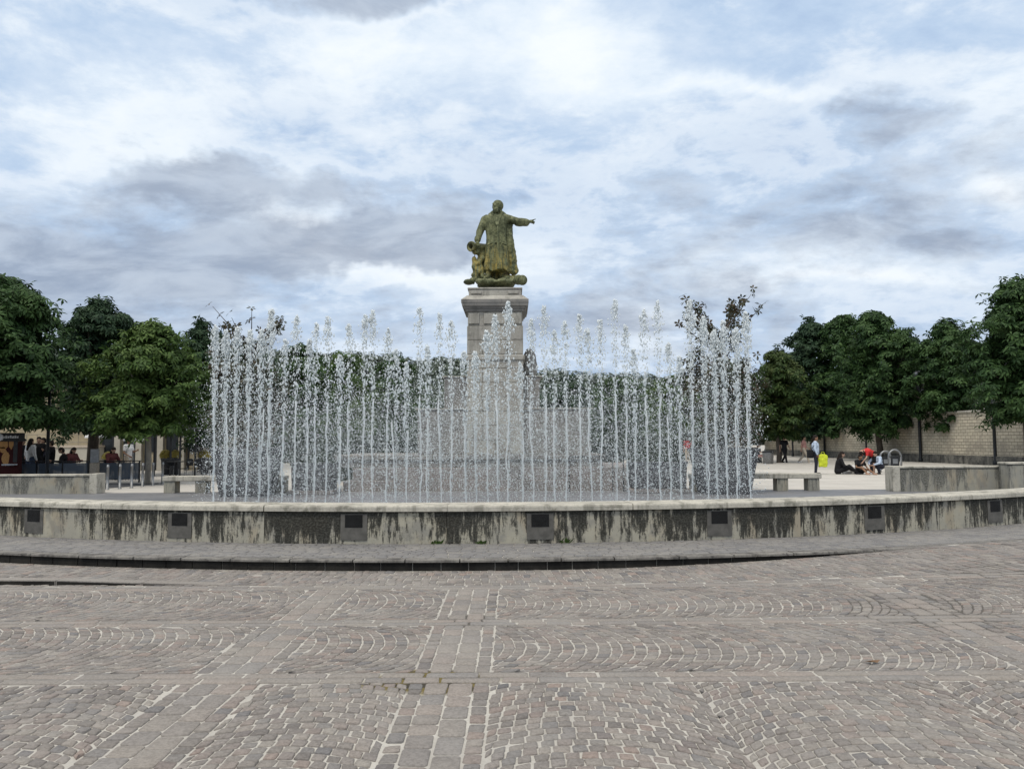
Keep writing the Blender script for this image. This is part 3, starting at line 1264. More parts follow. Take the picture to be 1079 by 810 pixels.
def build_jets():
    N = 48
    for i in range(N):
        px = 224 + (792 - 224) * i / (N - 1) + random.uniform(-2.0, 2.0)
        top = at(px, jet_top(px) - 2, JY)
        H = top.z
        X = at(px, 500, JY).x
        g = np.random.default_rng(100 + i)
        rich = 1.0
        if abs(px - 524) < 26 or px < 290 or px > 725:
            rich = 1.6 if 400 < px < 600 else 2.1
        lean = g.normal(0, .007) + (0.005 if px > 640 else -.002)
        # stem
        mb = MB()
        zs = np.arange(0, .60 * H, .045)
        wob = np.cumsum(g.normal(0, .0044, (len(zs), 2)), axis=0)
        wob -= wob[0]
        pts = [(wob[k, 0] + lean * zs[k], wob[k, 1], zs[k]) for k in range(len(zs))]
        rads = [(.0108 + .004 * (z / H)) * g.uniform(.65, 1.5) for z in zs]
        rads[-1] = .003
        mb.tube(pts, rads, 5)
        sv = np.array([tuple(p) for p in mb.v])
        # blobs hugging the stem, widening to a ragged plume with a foaming head
        n1 = int(210 * rich)
        t1 = g.uniform(.1, 1, n1) ** .75
        nh = int(95 * rich)
        t1 = np.concatenate([t1, 1 - np.abs(g.normal(0, .075, nh))])
        n1 += nh
        z1 = t1 * H
        spread = .009 + .056 * np.clip((t1 - .45) / .55, 0, 1) ** 1.2
        spread *= np.where(t1 > .9, np.clip((1.03 - t1) / .13, .25, 1), 1)
        c1 = np.stack([g.normal(0, 1, n1) * spread + lean * z1, g.normal(0, 1, n1) * spread, z1], 1)
        r1 = g.uniform(.006, .0155, n1) * (1 + .45 * (t1 > .6))
        s1 = np.stack([g.uniform(.6, 1.1, n1), g.uniform(.6, 1.1, n1), g.uniform(.9, 2.2, n1)], 1)
        # falling drops round about
        n2 = int(165 * rich)
        t2 = g.beta(1.5, 1.15, n2)
        z2 = t2 * H * .97
        sp2 = .06 + .10 * (1 - t2)
        c2 = np.stack([g.normal(0, 1, n2) * sp2, g.normal(0, 1.5, n2) * sp2, z2], 1)
        r2 = g.gamma(2.0, .0028, n2) + .0025
        s2 = np.stack([g.uniform(.7, 1.3, n2), g.uniform(.7, 1.3, n2), g.uniform(.8, 1.9, n2)], 1)
        V, F = drops(np.concatenate([c1, c2]), np.concatenate([r1, np.minimum(r2, .018)]), np.concatenate([s1, s2]))
        # fine foam sheathing the stem
        n3 = int(560 * (1 + .35 * (rich - 1)))
        t3 = g.beta(1.1, 1.0, n3)
        w3 = .009 + .046 * t3 ** 1.4
        w3 *= np.where(t3 > .9, np.clip((1.03 - t3) / .13, .25, 1), 1)
        c3 = np.stack([g.normal(0, 1, n3) * w3 + lean * t3 * H, g.normal(0, 1, n3) * w3, t3 * H * .99], 1)
        V3, F3 = drops(c3, g.gamma(3, .0010, n3) + .0012, np.stack([np.ones(n3), np.ones(n3), g.uniform(1, 2.2, n3)], 1))
        F = np.concatenate([F, F3 + len(V)])
        V = np.concatenate([V, V3])
        o = mb.build('water_jet', M_STEM, None, True, (X, JY + g.normal(0, .015), .03))
        dr = link('droplets', np_mesh('droplets', V, F), M_JET, o, True)
        dr['kind'] = 'stuff'
        if i == 0:
            lab = 'leftmost white water jet, at the left end of the fountain row'
        elif i == N - 1:
            lab = 'rightmost white water jet, at the right end of the fountain row'
        elif px < 300:
            lab = 'thin white water jet in front of the left tapered planter tree, inside the row end'
        elif px < 490:
            lab = 'thin white water jet in the row between the left planter tree and the pedestal'
        elif px < 556:
            lab = 'thick foaming water jet rising right in front of the statue pedestal'
        elif px < 728:
            lab = 'thin white water jet in the row between the pedestal and the right planter tree'
        else:
            lab = 'thin white water jet in front of the right tapered planter tree, inside the row end'
        tag(o, lab, 'water jet', 'water jets standing in a row behind the wall')
    # fine spray drifting around the whole row: nobody could count it
    g = np.random.default_rng(5)
    x0, x1 = at(212, 500, JY).x, at(800, 500, JY).x
    cs, rs = [], []
    for n, rm, rcap in ((125000, .0011, .0048), (14000, .003, .011)):
        x = g.uniform(x0, x1, n)
        edge = np.clip(np.minimum(x - x0, x1 - x) / .8, 0, 1)
        z = g.beta(2.2, 1.8, n) * (2.7 + g.normal(0, .35, n))
        keep = (g.uniform(0, 1, n) < .35 + .65 * edge) & (z > .05)
        x, z = x[keep], z[keep]
        y = JY + g.normal(0, .4, len(x))
        cs.append(np.stack([x, y, z], 1))
        rs.append(np.minimum(g.gamma(2.4, rm, len(x)) + .0012, rcap))
    c, r = np.concatenate(cs), np.concatenate(rs)
    TET = np.array([(1, 1, 1.4), (-1, -1, 1.4), (-1, 1, -1.4), (1, -1, -1.4)]) * .75
    V = (c[:, None, :] + TET[None] * r[:, None, None]).reshape(-1, 3)
    F = (np.array([(0, 1, 3), (0, 2, 1), (0, 3, 2), (1, 2, 3)])[None] + (np.arange(len(c)) * 4)[:, None, None]).reshape(-1, 3)
    o = link('spray', np_mesh('spray', V, F), M_JET, None, True)
    tag(o, 'fine white spray drifting between the water jets', 'spray', None, 'stuff')


build_jets()


# ------------------------------------------------------------------ monument
def build_monument():
    YC = 27.0
    b = at(523.5, 517, YC)
    root = thing('monument_pedestal', 'tall pale limestone pedestal with cornice on stepped plinths carrying the bronze statue', 'pedestal', (b.x, YC, 0))
    X = b.x

    def L(px, Y):
        return at(px, 460, Y).x - X

    def Z(py, Y):
        return at(523, py, Y).z

    def blk(name, x0, x1, y0, y1, z0, z1, m, bev=.02):
        o = MB().box((x0, y0 - YC, z0), (x1, y1 - YC, z1), 0, bev).build(name, m, root)
        return o
    # plinth steps
    Y1 = 24.75
    blk('plinth_step', L(362, Y1), L(690, Y1), Y1, 30.5, 0.005, .34, M_PLINTH)
    blk('plinth_step', L(372, Y1 + .25), L(680, Y1 + .25), Y1 + .25, 30.2, .343, .72, M_PLINTH)
    Y2 = 25.35
    blk('plinth', L(352, Y2), L(634, Y2), Y2, 29.8, .723, Z(482.5, Y2) - .05, M_PEDD)
    blk('plinth_cap', L(349, Y2), L(638, Y2), Y2 - .08, 29.9, Z(482.5, Y2) - .047, Z(479, Y2), M_PEDD)
    Y3 = 25.95
    z3 = Z(430, Y3)
    blk('side_wing', L(440, Y3), L(622, Y3), Y3, 28.6, Z(479, Y2) + .003, z3 - .045, M_PEDD)
    blk('wing_cap', L(437, Y3), L(626, Y3), Y3 - .05, 28.65, z3 - .042, z3, M_PED)
    Y4 = 26.1
    z4 = Z(396, Y4)
    blk('upper_wing', L(468, Y4), L(569, Y4), Y4, 28.2, z3 + .003, z4 - .045, M_PEDD)
    blk('wing_cap', L(465, Y4), L(572, Y4), Y4 - .04, 28.25, z4 - .042, z4, M_PED)
    # carved block at the back right shoulder of the shaft
    mb = MB()
    hx0, hx1 = L(551, 27.3), L(566, 27.3)
    mb.ell(((hx0 + hx1) / 2, .5, z4 + .45), (hx1 - hx0) / 2 + .03, .35, .62, 12, 8)
    mb.ell(((hx0 + hx1) / 2 - .02, .4, z4 + .85), .17, .19, .24, 10, 7)
    rm = remesh(mb, .05, 2, lambda p, n: .03 * noise.noise(p * 5))
    rm.build('carved_figure', M_PEDD, root, True)
    # shaft: courses of stone
    Ys = 25.85
    x0, x1 = L(492, Ys), L(552, Ys)
    zt = Z(343, Ys)
    zb = Z(479, Y2) + .003
    ncourse = 9
    mbs = MB()
    hgt = (zt - zb) / ncourse
    for k in range(ncourse):
        za, zb2 = zb + k * hgt, zb + (k + 1) * hgt
        inset = .0
        cuts = [x0, x0 + (x1 - x0) * (.33 if k % 2 else .5), x1] if k % 2 == 0 else [x0, x0 + (x1 - x0) * .28, x0 + (x1 - x0) * .72, x1]
        for q in range(len(cuts) - 1):
            mbs.box((cuts[q] + .006, Ys - YC, za + .006), (cuts[q + 1] - .006, 1.05, zb2 - .006), 0, .012)
    mbs.build('shaft', M_PED, root)
    # moulding two thirds up
    zm = Z(376, Ys)
    blk('moulding', x0 - .05, x1 + .05, Ys - .05, YC + 1.1, zm - .11, zm + .06, M_PED, .03)
    # frieze with raised panels
    zf = Z(328, Ys)
    fr = blk('frieze', x0 + .03, x1 - .03, Ys + .02, YC + 1.03, zt + .0, zf, M_PED)
    for u0, u1 in ((.03, .22), (.30, .48), (.52, .70), (.78, .97)):
        p = MB().box((x0 + (x1 - x0) * u0, Ys - YC - .03, zt + .06), (x0 + (x1 - x0) * u1, Ys - YC + .05, zf - .06), 0, .015)
        p.build('frieze_panel', M_PED, fr)
    # cornice: stacked profile
    W, D = x1 - x0, YC + 1.05 - Ys
    cx, cy = (x0 + x1) / 2, (Ys + YC + 1.05) / 2 - YC
    zc = Z(316, Ys)
    mc = MB()
    h = zc - zf
    steps = [(.06, .10, 0, .22), (.16, .22, .22, .42), (.30, .34, .42, .72), (.36, .36, .72, 1.0)]
    for a, b2, t0, t1 in steps:
        mc.frustum(W + a, D + a, zf + .002 + h * t0, W + b2, D + b2, zf + h * t1 - .001, (cx, cy))
    mc.build('cornice', M_PEDD, root)
    zk = Z(311, Ys)
    mk = MB()
    mk.frustum(W + .34, D + .34, zc + .001, W - .02, D - .02, zk, (cx, cy))
    mk.build('cornice_slope', M_PED, root)
    zu = Z(304.5, Ys)
    mk = MB()
    mk.box((cx - W / 2 + .06, cy - D / 2 + .05, zk + .002), (cx + W / 2 - .06, cy + D / 2 - .05, zu), 0, .02)
    for u in (.06, .72):
        mk.box((cx - W / 2 + W * u + .02, cy - D / 2 + .0, zk + .05), (cx - W / 2 + W * (u + .2), cy - D / 2 + .1, zu - .06), 0, .015)
    mk.build('attic', M_PED, root)
    zz = Z(302.6, Ys)
    blk('top_slab', cx - W / 2 + .02, cx + W / 2 - .02, Ys + .02, YC + 1.0, zu + .002, zz, M_PED)
    return root, X, YC, zz


PED, PX, PY, PTOP = build_monument()


def build_statue():
    k = .0325
    k = 27.0 / FPX
    zf = at(523, 297, 27.0).z
    root = thing('statue', 'weathered bronze statue of a bearded man in long coat pointing sideways, cannon beside him', 'statue', (PX, PY, PTOP), 0)
    dz = zf - PTOP

    def P(px, py, y=0.):
        return Vector(((px - 523.5) * k, y, (297 - py) * k + dz))

    # --- body: head, neck, hands, legs, one continuous mesh
    b = MB()
    hc = P(525, 216.2, -.10)
    b.ell(hc, .175, .195, .23, 14, 10)
    b.ell(hc + Vector((.035, .04, .04)), .188, .19, .20, 14, 10)          # hair mass
    b.ell(hc + Vector((.075, .06, -.06)), .10, .12, .16)
    fd = Vector((-.38, -.92, .05)).normalized()                             # the face looks to his right
    sd_ = fd.cross(Vector((0, 0, 1))).normalized()
    b.capsule(hc + fd * .175 + Vector((0, 0, .03)), hc + fd * .225 + Vector((0, 0, -.04)), .026, .034, 8)   # nose
    b.capsule(hc + fd * .15 + sd_ * .09 + Vector((0, 0, .065)), hc + fd * .15 - sd_ * .09 + Vector((0, 0, .065)), .033, .033, 8)   # brow
    b.ell(hc + fd * .12 + Vector((0, 0, -.17)), .115, .115, .12)           # beard
    b.ell(hc + fd * .14 + Vector((0, 0, -.08)), .10, .07, .045)            # moustache
    for s_ in (-1, 1):
        b.ell(hc + sd_ * (.165 * s_) + Vector((0, 0, -.01)), .03, .03, .055)
        b.ell(hc + fd * .165 + sd_ * (.06 * s_) + Vector((0, 0, .025)), .026, .02, .017)
    b.capsule(P(525, 222, -.02), P(524, 232, .02), .13, .17)
    b.capsule(P(524, 232), P(524, 262), .30, .27)
    b.capsule(P(520, 262), P(514.2, 293.5, -.18), .17, .10)               # his right leg
    b.capsule(P(514, 294.8, -.16), P(512.5, 295.3, -.42), .085, .075)
    b.capsule(P(528, 262), P(529.5, 292.5, .05), .17, .10)
    b.capsule(P(529.5, 294.8, .06), P(531, 295.3, -.22), .085, .075)
    # hanging arm, inner core, and outstretched arm core
    b.capsule(P(511, 229), P(505, 243, .02), .12, .10)
    b.capsule(P(505, 243, .02), P(503.6, 254, -.12), .095, .07)
    b.capsule(P(537, 229), P(549, 234, -.06), .12, .09)
    b.capsule(P(549, 234, -.06), P(558.5, 233.2, -.12), .08, .06)
    # pointing hand
    hp = P(560.5, 232.8, -.13)
    b.capsule(P(558, 233.2, -.12), hp, .058, .062)
    b.capsule(hp + Vector((.03, -.02, .03)), P(565.8, 230.6, -.15), .026, .020, 8)
    for q, (dy, l) in enumerate(((.0, .12), (.03, .11), (.055, .09))):
        b.capsule(hp + Vector((.03, dy - .01, .005 - .02 * q)), hp + Vector((.03 + l, dy, -.015 - .03 * q)), .024, .019, 8)
    b.capsule(hp + Vector((-.02, -.03, .0)), hp + Vector((.06, -.075, -.045)), .024, .018, 8)
    # resting hand with fingers over the cannon
    hr = P(503.8, 256, -.16)
    b.capsule(P(503.7, 253, -.12), hr, .06, .062)
    for q in range(4):
        b.capsule(hr + Vector((-.05 + .034 * q, -.02, -.02)), hr + Vector((-.06 + .042 * q, -.05, -.15 + .015 * (q % 2))), .022, .017, 8)
    b.capsule(hr + Vector((.05, -.02, .0)), hr + Vector((.10, -.03, -.08)), .024, .018, 8)
    remesh(b, .02, 2).build('body', M_BRONZE, root, True)

    # --- greatcoat with sleeves: lofted rings with folds, then fused
    lv = [(222.5, 520, 530, .15), (225, 514.5, 534, .22), (228, 511.4, 537, .28), (234, 511.6, 536.2, .31), (242, 512.4, 535.2, .29), (249, 513.2, 534.9, .28),
          (257, 512.8, 535.6, .31), (265, 512, 536.6, .35), (273, 511.3, 537.2, .40), (281, 510.4, 538, .45), (286.5, 509.8, 538.4, .47)]
    n = 64
    vs, fs = [], []
    for i, (py, xl, xr, d) in enumerate(lv):
        t = max(0, (py - 236) / 50)
        for q in range(n):
            a = 2 * PI * q / n
            fold = 1 + (.02 + .10 * t) * math.sin(a * 9 + .9 * math.sin(py * .09) + .6) * .75 + .035 * t * math.sin(a * 17 + py * .05)
            cx = (xl + xr) / 2
            x = (cx - 523.5) * k + (xr - xl) / 2 * k * math.cos(a) * fold
            y = d * math.sin(a) * fold
            hem = 0
            if i >= len(lv) - 2:
                hem = .05 * math.sin(a * 5 + 1) + .03 * math.sin(a * 11)
            vs.append((x, y, (297 - py) * k + dz + hem))
    for i in range(len(lv) - 1):
        for q in range(n):
            fs.append((i * n + q, (i + 1) * n + q, (i + 1) * n + (q + 1) % n, i * n + (q + 1) % n))
    fs.append(tuple(range(n)))
    fs.append(tuple((len(lv) - 1) * n + q for q in range(n - 1, -1, -1)))
    c = MB().add(vs, fs)
    c.capsule(P(513, 228.6), P(506.6, 242.5, .02), .145, .125)
    c.capsule(P(506.6, 242.5, .02), P(504.3, 252.3, -.10), .122, .10)
    c.capsule(P(504.4, 250.6, -.09), P(504.1, 252.4, -.11), .115, .115)
    c.capsule(P(535, 228.4), P(546, 232, -.06), .155, .13)
    c.capsule(P(546, 232, -.06), P(557, 233.2, -.11), .13, .11)
    c.capsule(P(546, 234.4, -.05), P(556.5, 235.6, -.10), .10, .075)
    # lapels, collar, front seam, buttons
    c.capsule(P(520, 224, -.20), P(524.5, 238, -.34), .05, .035, 8)
    c.capsule(P(530, 224, -.20), P(525.5, 238, -.34), .05, .035, 8)
    c.capsule(P(517, 224, .0), P(521, 222.5, -.2), .06, .05, 8)
    c.capsule(P(533, 224, .0), P(529, 222.5, -.2), .06, .05, 8)
    c.capsule(P(525.4, 240, -.335), P(526, 283, -.44), .03, .04, 8)
    for py in (243, 250, 257):
        c.ell(P(523.6, py, -.35), .025, .03, .025, 8, 6)
        c.ell(P(528.4, py, -.35), .025, .03, .025, 8, 6)
    c.capsule(P(515.5, 259, -.34), P(520, 258, -.39), .035, .03, 8)       # pocket flap
    c.capsule(P(530.5, 258.5, -.39), P(534.5, 259.5, -.33), .035, .03, 8)
    remesh(c, .019, 1, lambda p, nn: .014 * noise.noise(Vector((p.x * 8, p.y * 8, p.z * 1.8))) + .005 * noise.noise(p * 16)).build('coat', M_BRONZE, root, True)

    # --- cape hanging behind from the outstretched arm
    cp = MB()
    lv = [(227, 529, 538, .14), (232, 531, 541.5, .17), (240, 532, 541.2, .17), (252, 532.5, 542.6, .17), (266, 533, 544.6, .18), (280, 533.5, 546.6, .2), (287.5, 533.5, 547, .2)]
    n = 40
    vs, fs = [], []
    for i, (py, xl, xr, d) in enumerate(lv):
        for q in range(n):
            a = 2 * PI * q / n
            f = 1 + .10 * math.sin(a * 9 + py * .05)
            vs.append((((xl + xr) / 2 - 523.5) * k + (xr - xl) / 2 * k * math.cos(a) * f, .16 + d * math.sin(a) * f, (297 - py) * k + dz + (.04 * math.sin(a * 4) if i == len(lv) - 1 else 0)))
    for i in range(len(lv) - 1):
        for q in range(n):
            fs.append((i * n + q, (i + 1) * n + q, (i + 1) * n + (q + 1) % n, i * n + (q + 1) % n))
    fs.append(tuple(range(n)))
    fs.append(tuple((len(lv) - 1) * n + q for q in range(n - 1, -1, -1)))
    cp.add(vs, fs)
    remesh(cp, .028, 1, lambda p, nn: .03 * noise.noise(Vector((p.x * 9, p.y * 9, p.z * 9))) + .015 * noise.noise(p * 20)).build('cape', M_BRONZE, root, True)

    # --- cannon, muzzle toward the left front
    m0, m1 = P(496.8, 260.8, -.30), P(513, 258.5, .38)
    ax = (m1 - m0).normalized()
    L = (m1 - m0).length
    cn = MB()
    prof = [(0.0, .175), (.03, .185), (.09, .18), (.11, .145), (.3, .14), (.32, .155), (.36, .155), (.38, .15), (L, .175)]
    pts = [m0 + ax * a for a, r in prof]
    cn.tube(pts, [r for a, r in prof], 20, False)
    cn.tube([m0, m0 + ax * .001, m0 + ax * .3], [.175, .095, .09], 20, False)
    o = cn.build('cannon_barrel', M_BRONZE, root, True)
    # carriage, broken wheel and rubble under it
    cr = MB()
    cr.capsule(P(501, 266, -.2), P(509, 262, .2), .10, .12)
    cr.box(P(499.3, 293, -.12), P(508.5, 268, .16), 0, .03) if False else None
    cr.capsule(P(500.3, 272, -.14), P(502.5, 294, -.2), .075, .12)
    cr.capsule(P(507.5, 266, .1), P(506, 294, .1), .14, .17)
    cr.capsule(P(503.5, 279, -.22), P(509.5, 272, -.05), .09, .09)
    cr.ell(P(505, 286, -.18), .18, .16, .17)
    cr.ell(P(501.5, 291, -.16), .15, .16, .12)
    cr.capsule(P(507, 280, -.16), P(510, 294, -.26), .07, .09)
    remesh(cr, .03, 1, lambda p, nn: .05 * noise.noise(p * 6)).build('cannon_carriage', M_BRONZE, root, True)
    # ground of the group
    rk = MB()
    rk.ell(P(522.5, 301.0, 0), 20 * k, .8, .11, 20, 8)
    rk.ell(P(509, 300.2, -.5), .26, .3, .11)
    rk.ell(P(518, 300.2, -.6), .22, .2, .12)
    rk.ell(P(530, 300.3, -.55), .24, .3, .10)
    rk.ell(P(538, 300.0, -.35), .22, .3, .12)
    remesh(rk, .04, 1, lambda p, nn: .06 * noise.noise(p * 5.5) + .02 * noise.noise(p * 15)).build('rock_base', M_BRONZE, root, True)
    # cuirass lobe at the left edge, drum and flagstaff at the right
    sh = MB()
    sh.ell(P(494.8, 299.2, -.35), .185, .24, .10, 14, 8)
    sh.ell(P(499, 296.5, -.25), .12, .15, .10, 14, 8)
    sh.capsule(P(490, 299.5, -.35), P(500, 300.5, -.35), .035, .05, 8)
    remesh(sh, .03, 2).build('fallen_shield', M_BRONZE, root, True)
    dr = MB()
    c0, c1 = P(551.3, 301.6, -1.0), P(545.5, 297.6, -.45)
    axd = (c1 - c0).normalized()
    dr.tube([c0, c0 + axd * .03, c0 + axd * .05, c0 + axd * .4, c0 + axd * .42, c0 + axd * .46], [.17, .175, .155, .155, .175, .17], 18)
    dr.build('drum', M_BRONZE, root, True)
    fl = MB()
    fl.capsule(P(531, 291.5, -.1), P(548, 297.5, -.3), .07, .06)
    fl.capsule(P(535, 296, -.4), P(545, 299, -.4), .09, .07)
    fl.capsule(P(536, 291, .1), P(546, 294.2, -.1), .07, .09)
    fl.capsule(P(521, 283, .28), P(523, 298, .25), .16, .2)
    fl.capsule(P(528, 283, .3), P(527, 298, .28), .16, .2)
    remesh(fl, .03, 1, lambda p, nn: .04 * noise.noise(p * 7)).build('furled_flag', M_BRONZE, root, True)


build_statue()


# ------------------------------------------------------------------ trees
def leaf_cloud(cent, nrm, size, g, leaflets=6, droop=.45, wide=.36):
    n = len(cent)
    up = nrm / np.linalg.norm(nrm, axis=1, keepdims=True)
    ref = np.where(np.abs(up[:, 2:3]) < .9, np.array([[0, 0, 1.]]), np.array([[1., 0, 0]]))
    t = np.cross(up, ref)
    t /= np.linalg.norm(t, axis=1, keepdims=True)
    b = np.cross(up, t)
    a0 = g.uniform(0, 2 * PI, n)
    Vs = []
    for k in range(leaflets):
        a = a0 + 2 * PI * k / leaflets + g.normal(0, .18, n)
        L = size * g.uniform(.75, 1.2, n)
        d = np.cos(a)[:, None] * t + np.sin(a)[:, None] * b
        s = -np.sin(a)[:, None] * t + np.cos(a)[:, None] * b
        dr = (droop * g.uniform(.5, 1.4, n))[:, None]
        w = (L * wide * .5)[:, None]
        L = L[:, None]
        mid = cent + d * L * .6 - up * (L * dr * .35)
        tip = cent + d * L * .95 - up * (L * dr)
        Vs.append(np.stack([cent + d * L * .05, mid + s * w, tip, mid - s * w], 1))
    V = np.concatenate(Vs, 0)
    F = np.arange(len(V) * 4).reshape(-1, 4)
    return V.reshape(-1, 3), F


def tree(name, label, base, height, width, crown_z0, leafmat, seed, cat='tree', group=None, boughs=70, per=70, leaf=.24, trunk_r=.16, depthw=None,
         shape=.45, barkmat=None, lean=0., fill=.25, under=.06):
    g = np.random.default_rng(seed)
    rnd = random.Random(seed)
    root = thing(name, label, cat, base, 0, group)
    depthw = depthw or width
    ch = height - crown_z0
    # crown envelope: widest at `shape` of its height, lobed
    ph = g.uniform(0, 6, 3)

    def env(tz):
        if tz < shape:
            r_ = math.sqrt(max(0, 1 - ((shape - tz) / (shape + under)) ** 2))
        else:
            r_ = max(0, 1 - ((tz - shape) / (1 - shape)) ** 1.75) ** .74
        return r_ * (1 + .11 * math.sin(tz * 15 + ph[0]))
    cents, norms = [], []
    limbs = []
    tries = 0
    bl = []
    while len(bl) < boughs and tries < boughs * 40:
        tries += 1
        tz = g.uniform(0.02, .97)
        rad = env(tz)
        rr = g.uniform(.15, 1) ** .55
        a = g.uniform(0, 2 * PI)
        rw = rad * rr * .88 * (1 + .16 * math.sin(a * 3 + ph[1]) + .10 * math.sin(a * 5 + ph[2] + tz * 6)) + .02
        p = np.array([math.cos(a) * rw * width / 2, math.sin(a) * rw * depthw / 2, crown_z0 + tz * ch])
        bl.append(p)
        if rr > .6 and rnd.random() < .5:
            limbs.append(p)
    for p in bl:
        br = width * rnd.uniform(.075, .15)
        rx, rz = br, br * rnd.uniform(.55, .8)
        n = int(per * rnd.uniform(.6, 1.3))
        d = g.normal(0, 1, (n, 3))
        d /= np.linalg.norm(d, axis=1, keepdims=True)
        d[:, 2] = np.where(d[:, 2] < -.25, -d[:, 2] * .6, d[:, 2])
        q = g.uniform(.72, 1.08, (n, 1))
        c = p + d * q * np.array([rx, rx, rz])
        out = d * np.array([1, 1, 1.2]) + np.array([0, 0, .55])
        cents.append(c)
        norms.append(out + g.normal(0, .25, (n, 3)))
    # sprigs that break the outline
    ns = int(boughs * 1.1)
    for q in range(ns):
        tz = g.uniform(.0, 1.0)
        rad = env(tz)
        a = g.uniform(0, 2 * PI)
        rw = rad * g.uniform(.92, 1.12) + .05
        p = np.array([math.cos(a) * rw * width / 2, math.sin(a) * rw * depthw / 2, crown_z0 + tz * ch + g.uniform(-.1, .3)])
        n = int(g.integers(5, 15))
        cents.append(p + g.normal(0, 1, (n, 3)) * np.array([.09, .09, .07]) * width * .45)
        norms.append(g.normal(0, .35, (n, 3)) + np.array([math.cos(a) * .4, math.sin(a) * .4, .8]))
    # dense heart of the crown
    nf = int(boughs * per * fill)
    tz = g.uniform(.05, .88, nf)
    rad = np.where(tz < shape, np.sqrt(np.maximum(0, 1 - ((shape - tz) / (shape + under)) ** 2)), np.maximum(0, 1 - ((tz - shape) / (1 - shape)) ** 2.1) ** .62)
    a = g.uniform(0, 2 * PI, nf)
    rw = rad * np.sqrt(g.uniform(0, 1, nf)) * .62
    cents.append(np.stack([np.cos(a) * rw * width / 2, np.sin(a) * rw * depthw / 2, crown_z0 + tz * ch], 1))
    norms.append(g.normal(0, .6, (nf, 3)) + np.array([0, 0, .8]))
    C, Nn = np.concatenate(cents), np.concatenate(norms)
    C[:, 0] += lean * (C[:, 2] - crown_z0)
    V, F = leaf_cloud(C, Nn, leaf, g)
    link('crown', np_mesh('crown', V, F), leafmat, root, False)
    # trunk with limbs
    mb = MB()
    tops = crown_z0 + ch * .55
    pts = [(0, 0, -.05), (0, 0, .12), (rnd.uniform(-.04, .04), 0, crown_z0 * .5), (rnd.uniform(-.06, .06), 0, crown_z0), (lean * ch * .3, 0, tops), (lean * ch * .6, 0, crown_z0 + ch * .8)]
    mb.tube(pts, [trunk_r * 1.35, trunk_r * 1.05, trunk_r * .92, trunk_r * .85, trunk_r * .45, trunk_r * .12], 10)
    for p in limbs[:16]:
        z0 = crown_z0 + (p[2] - crown_z0) * .35 - .1
        s0 = Vector((0, 0, z0))
        e = Vector(p)
        e.x += lean * (e.z - crown_z0)
        mdl = s0.lerp(e, .5) + Vector((0, 0, .12 * ch * .3))
        mb.tube([s0, mdl, e], [trunk_r * .4, trunk_r * .25, trunk_r * .08], 6)
    mb.build('trunk', barkmat or M_BARK, root, True)
    return root


def tree_px(name, label, px, Y, top, half_w_px, crown_bottom, leafmat, seed, **kw):
    b = at(px, 480, Y)
    z1 = at(px, top, Y).z
    z0 = at(px, crown_bottom, Y).z
    w = half_w_px * 2 / FPX * Y
    return tree(name, label, (b.x, Y, 0), z1, w, max(1.2, z0), leafmat, seed, **kw)


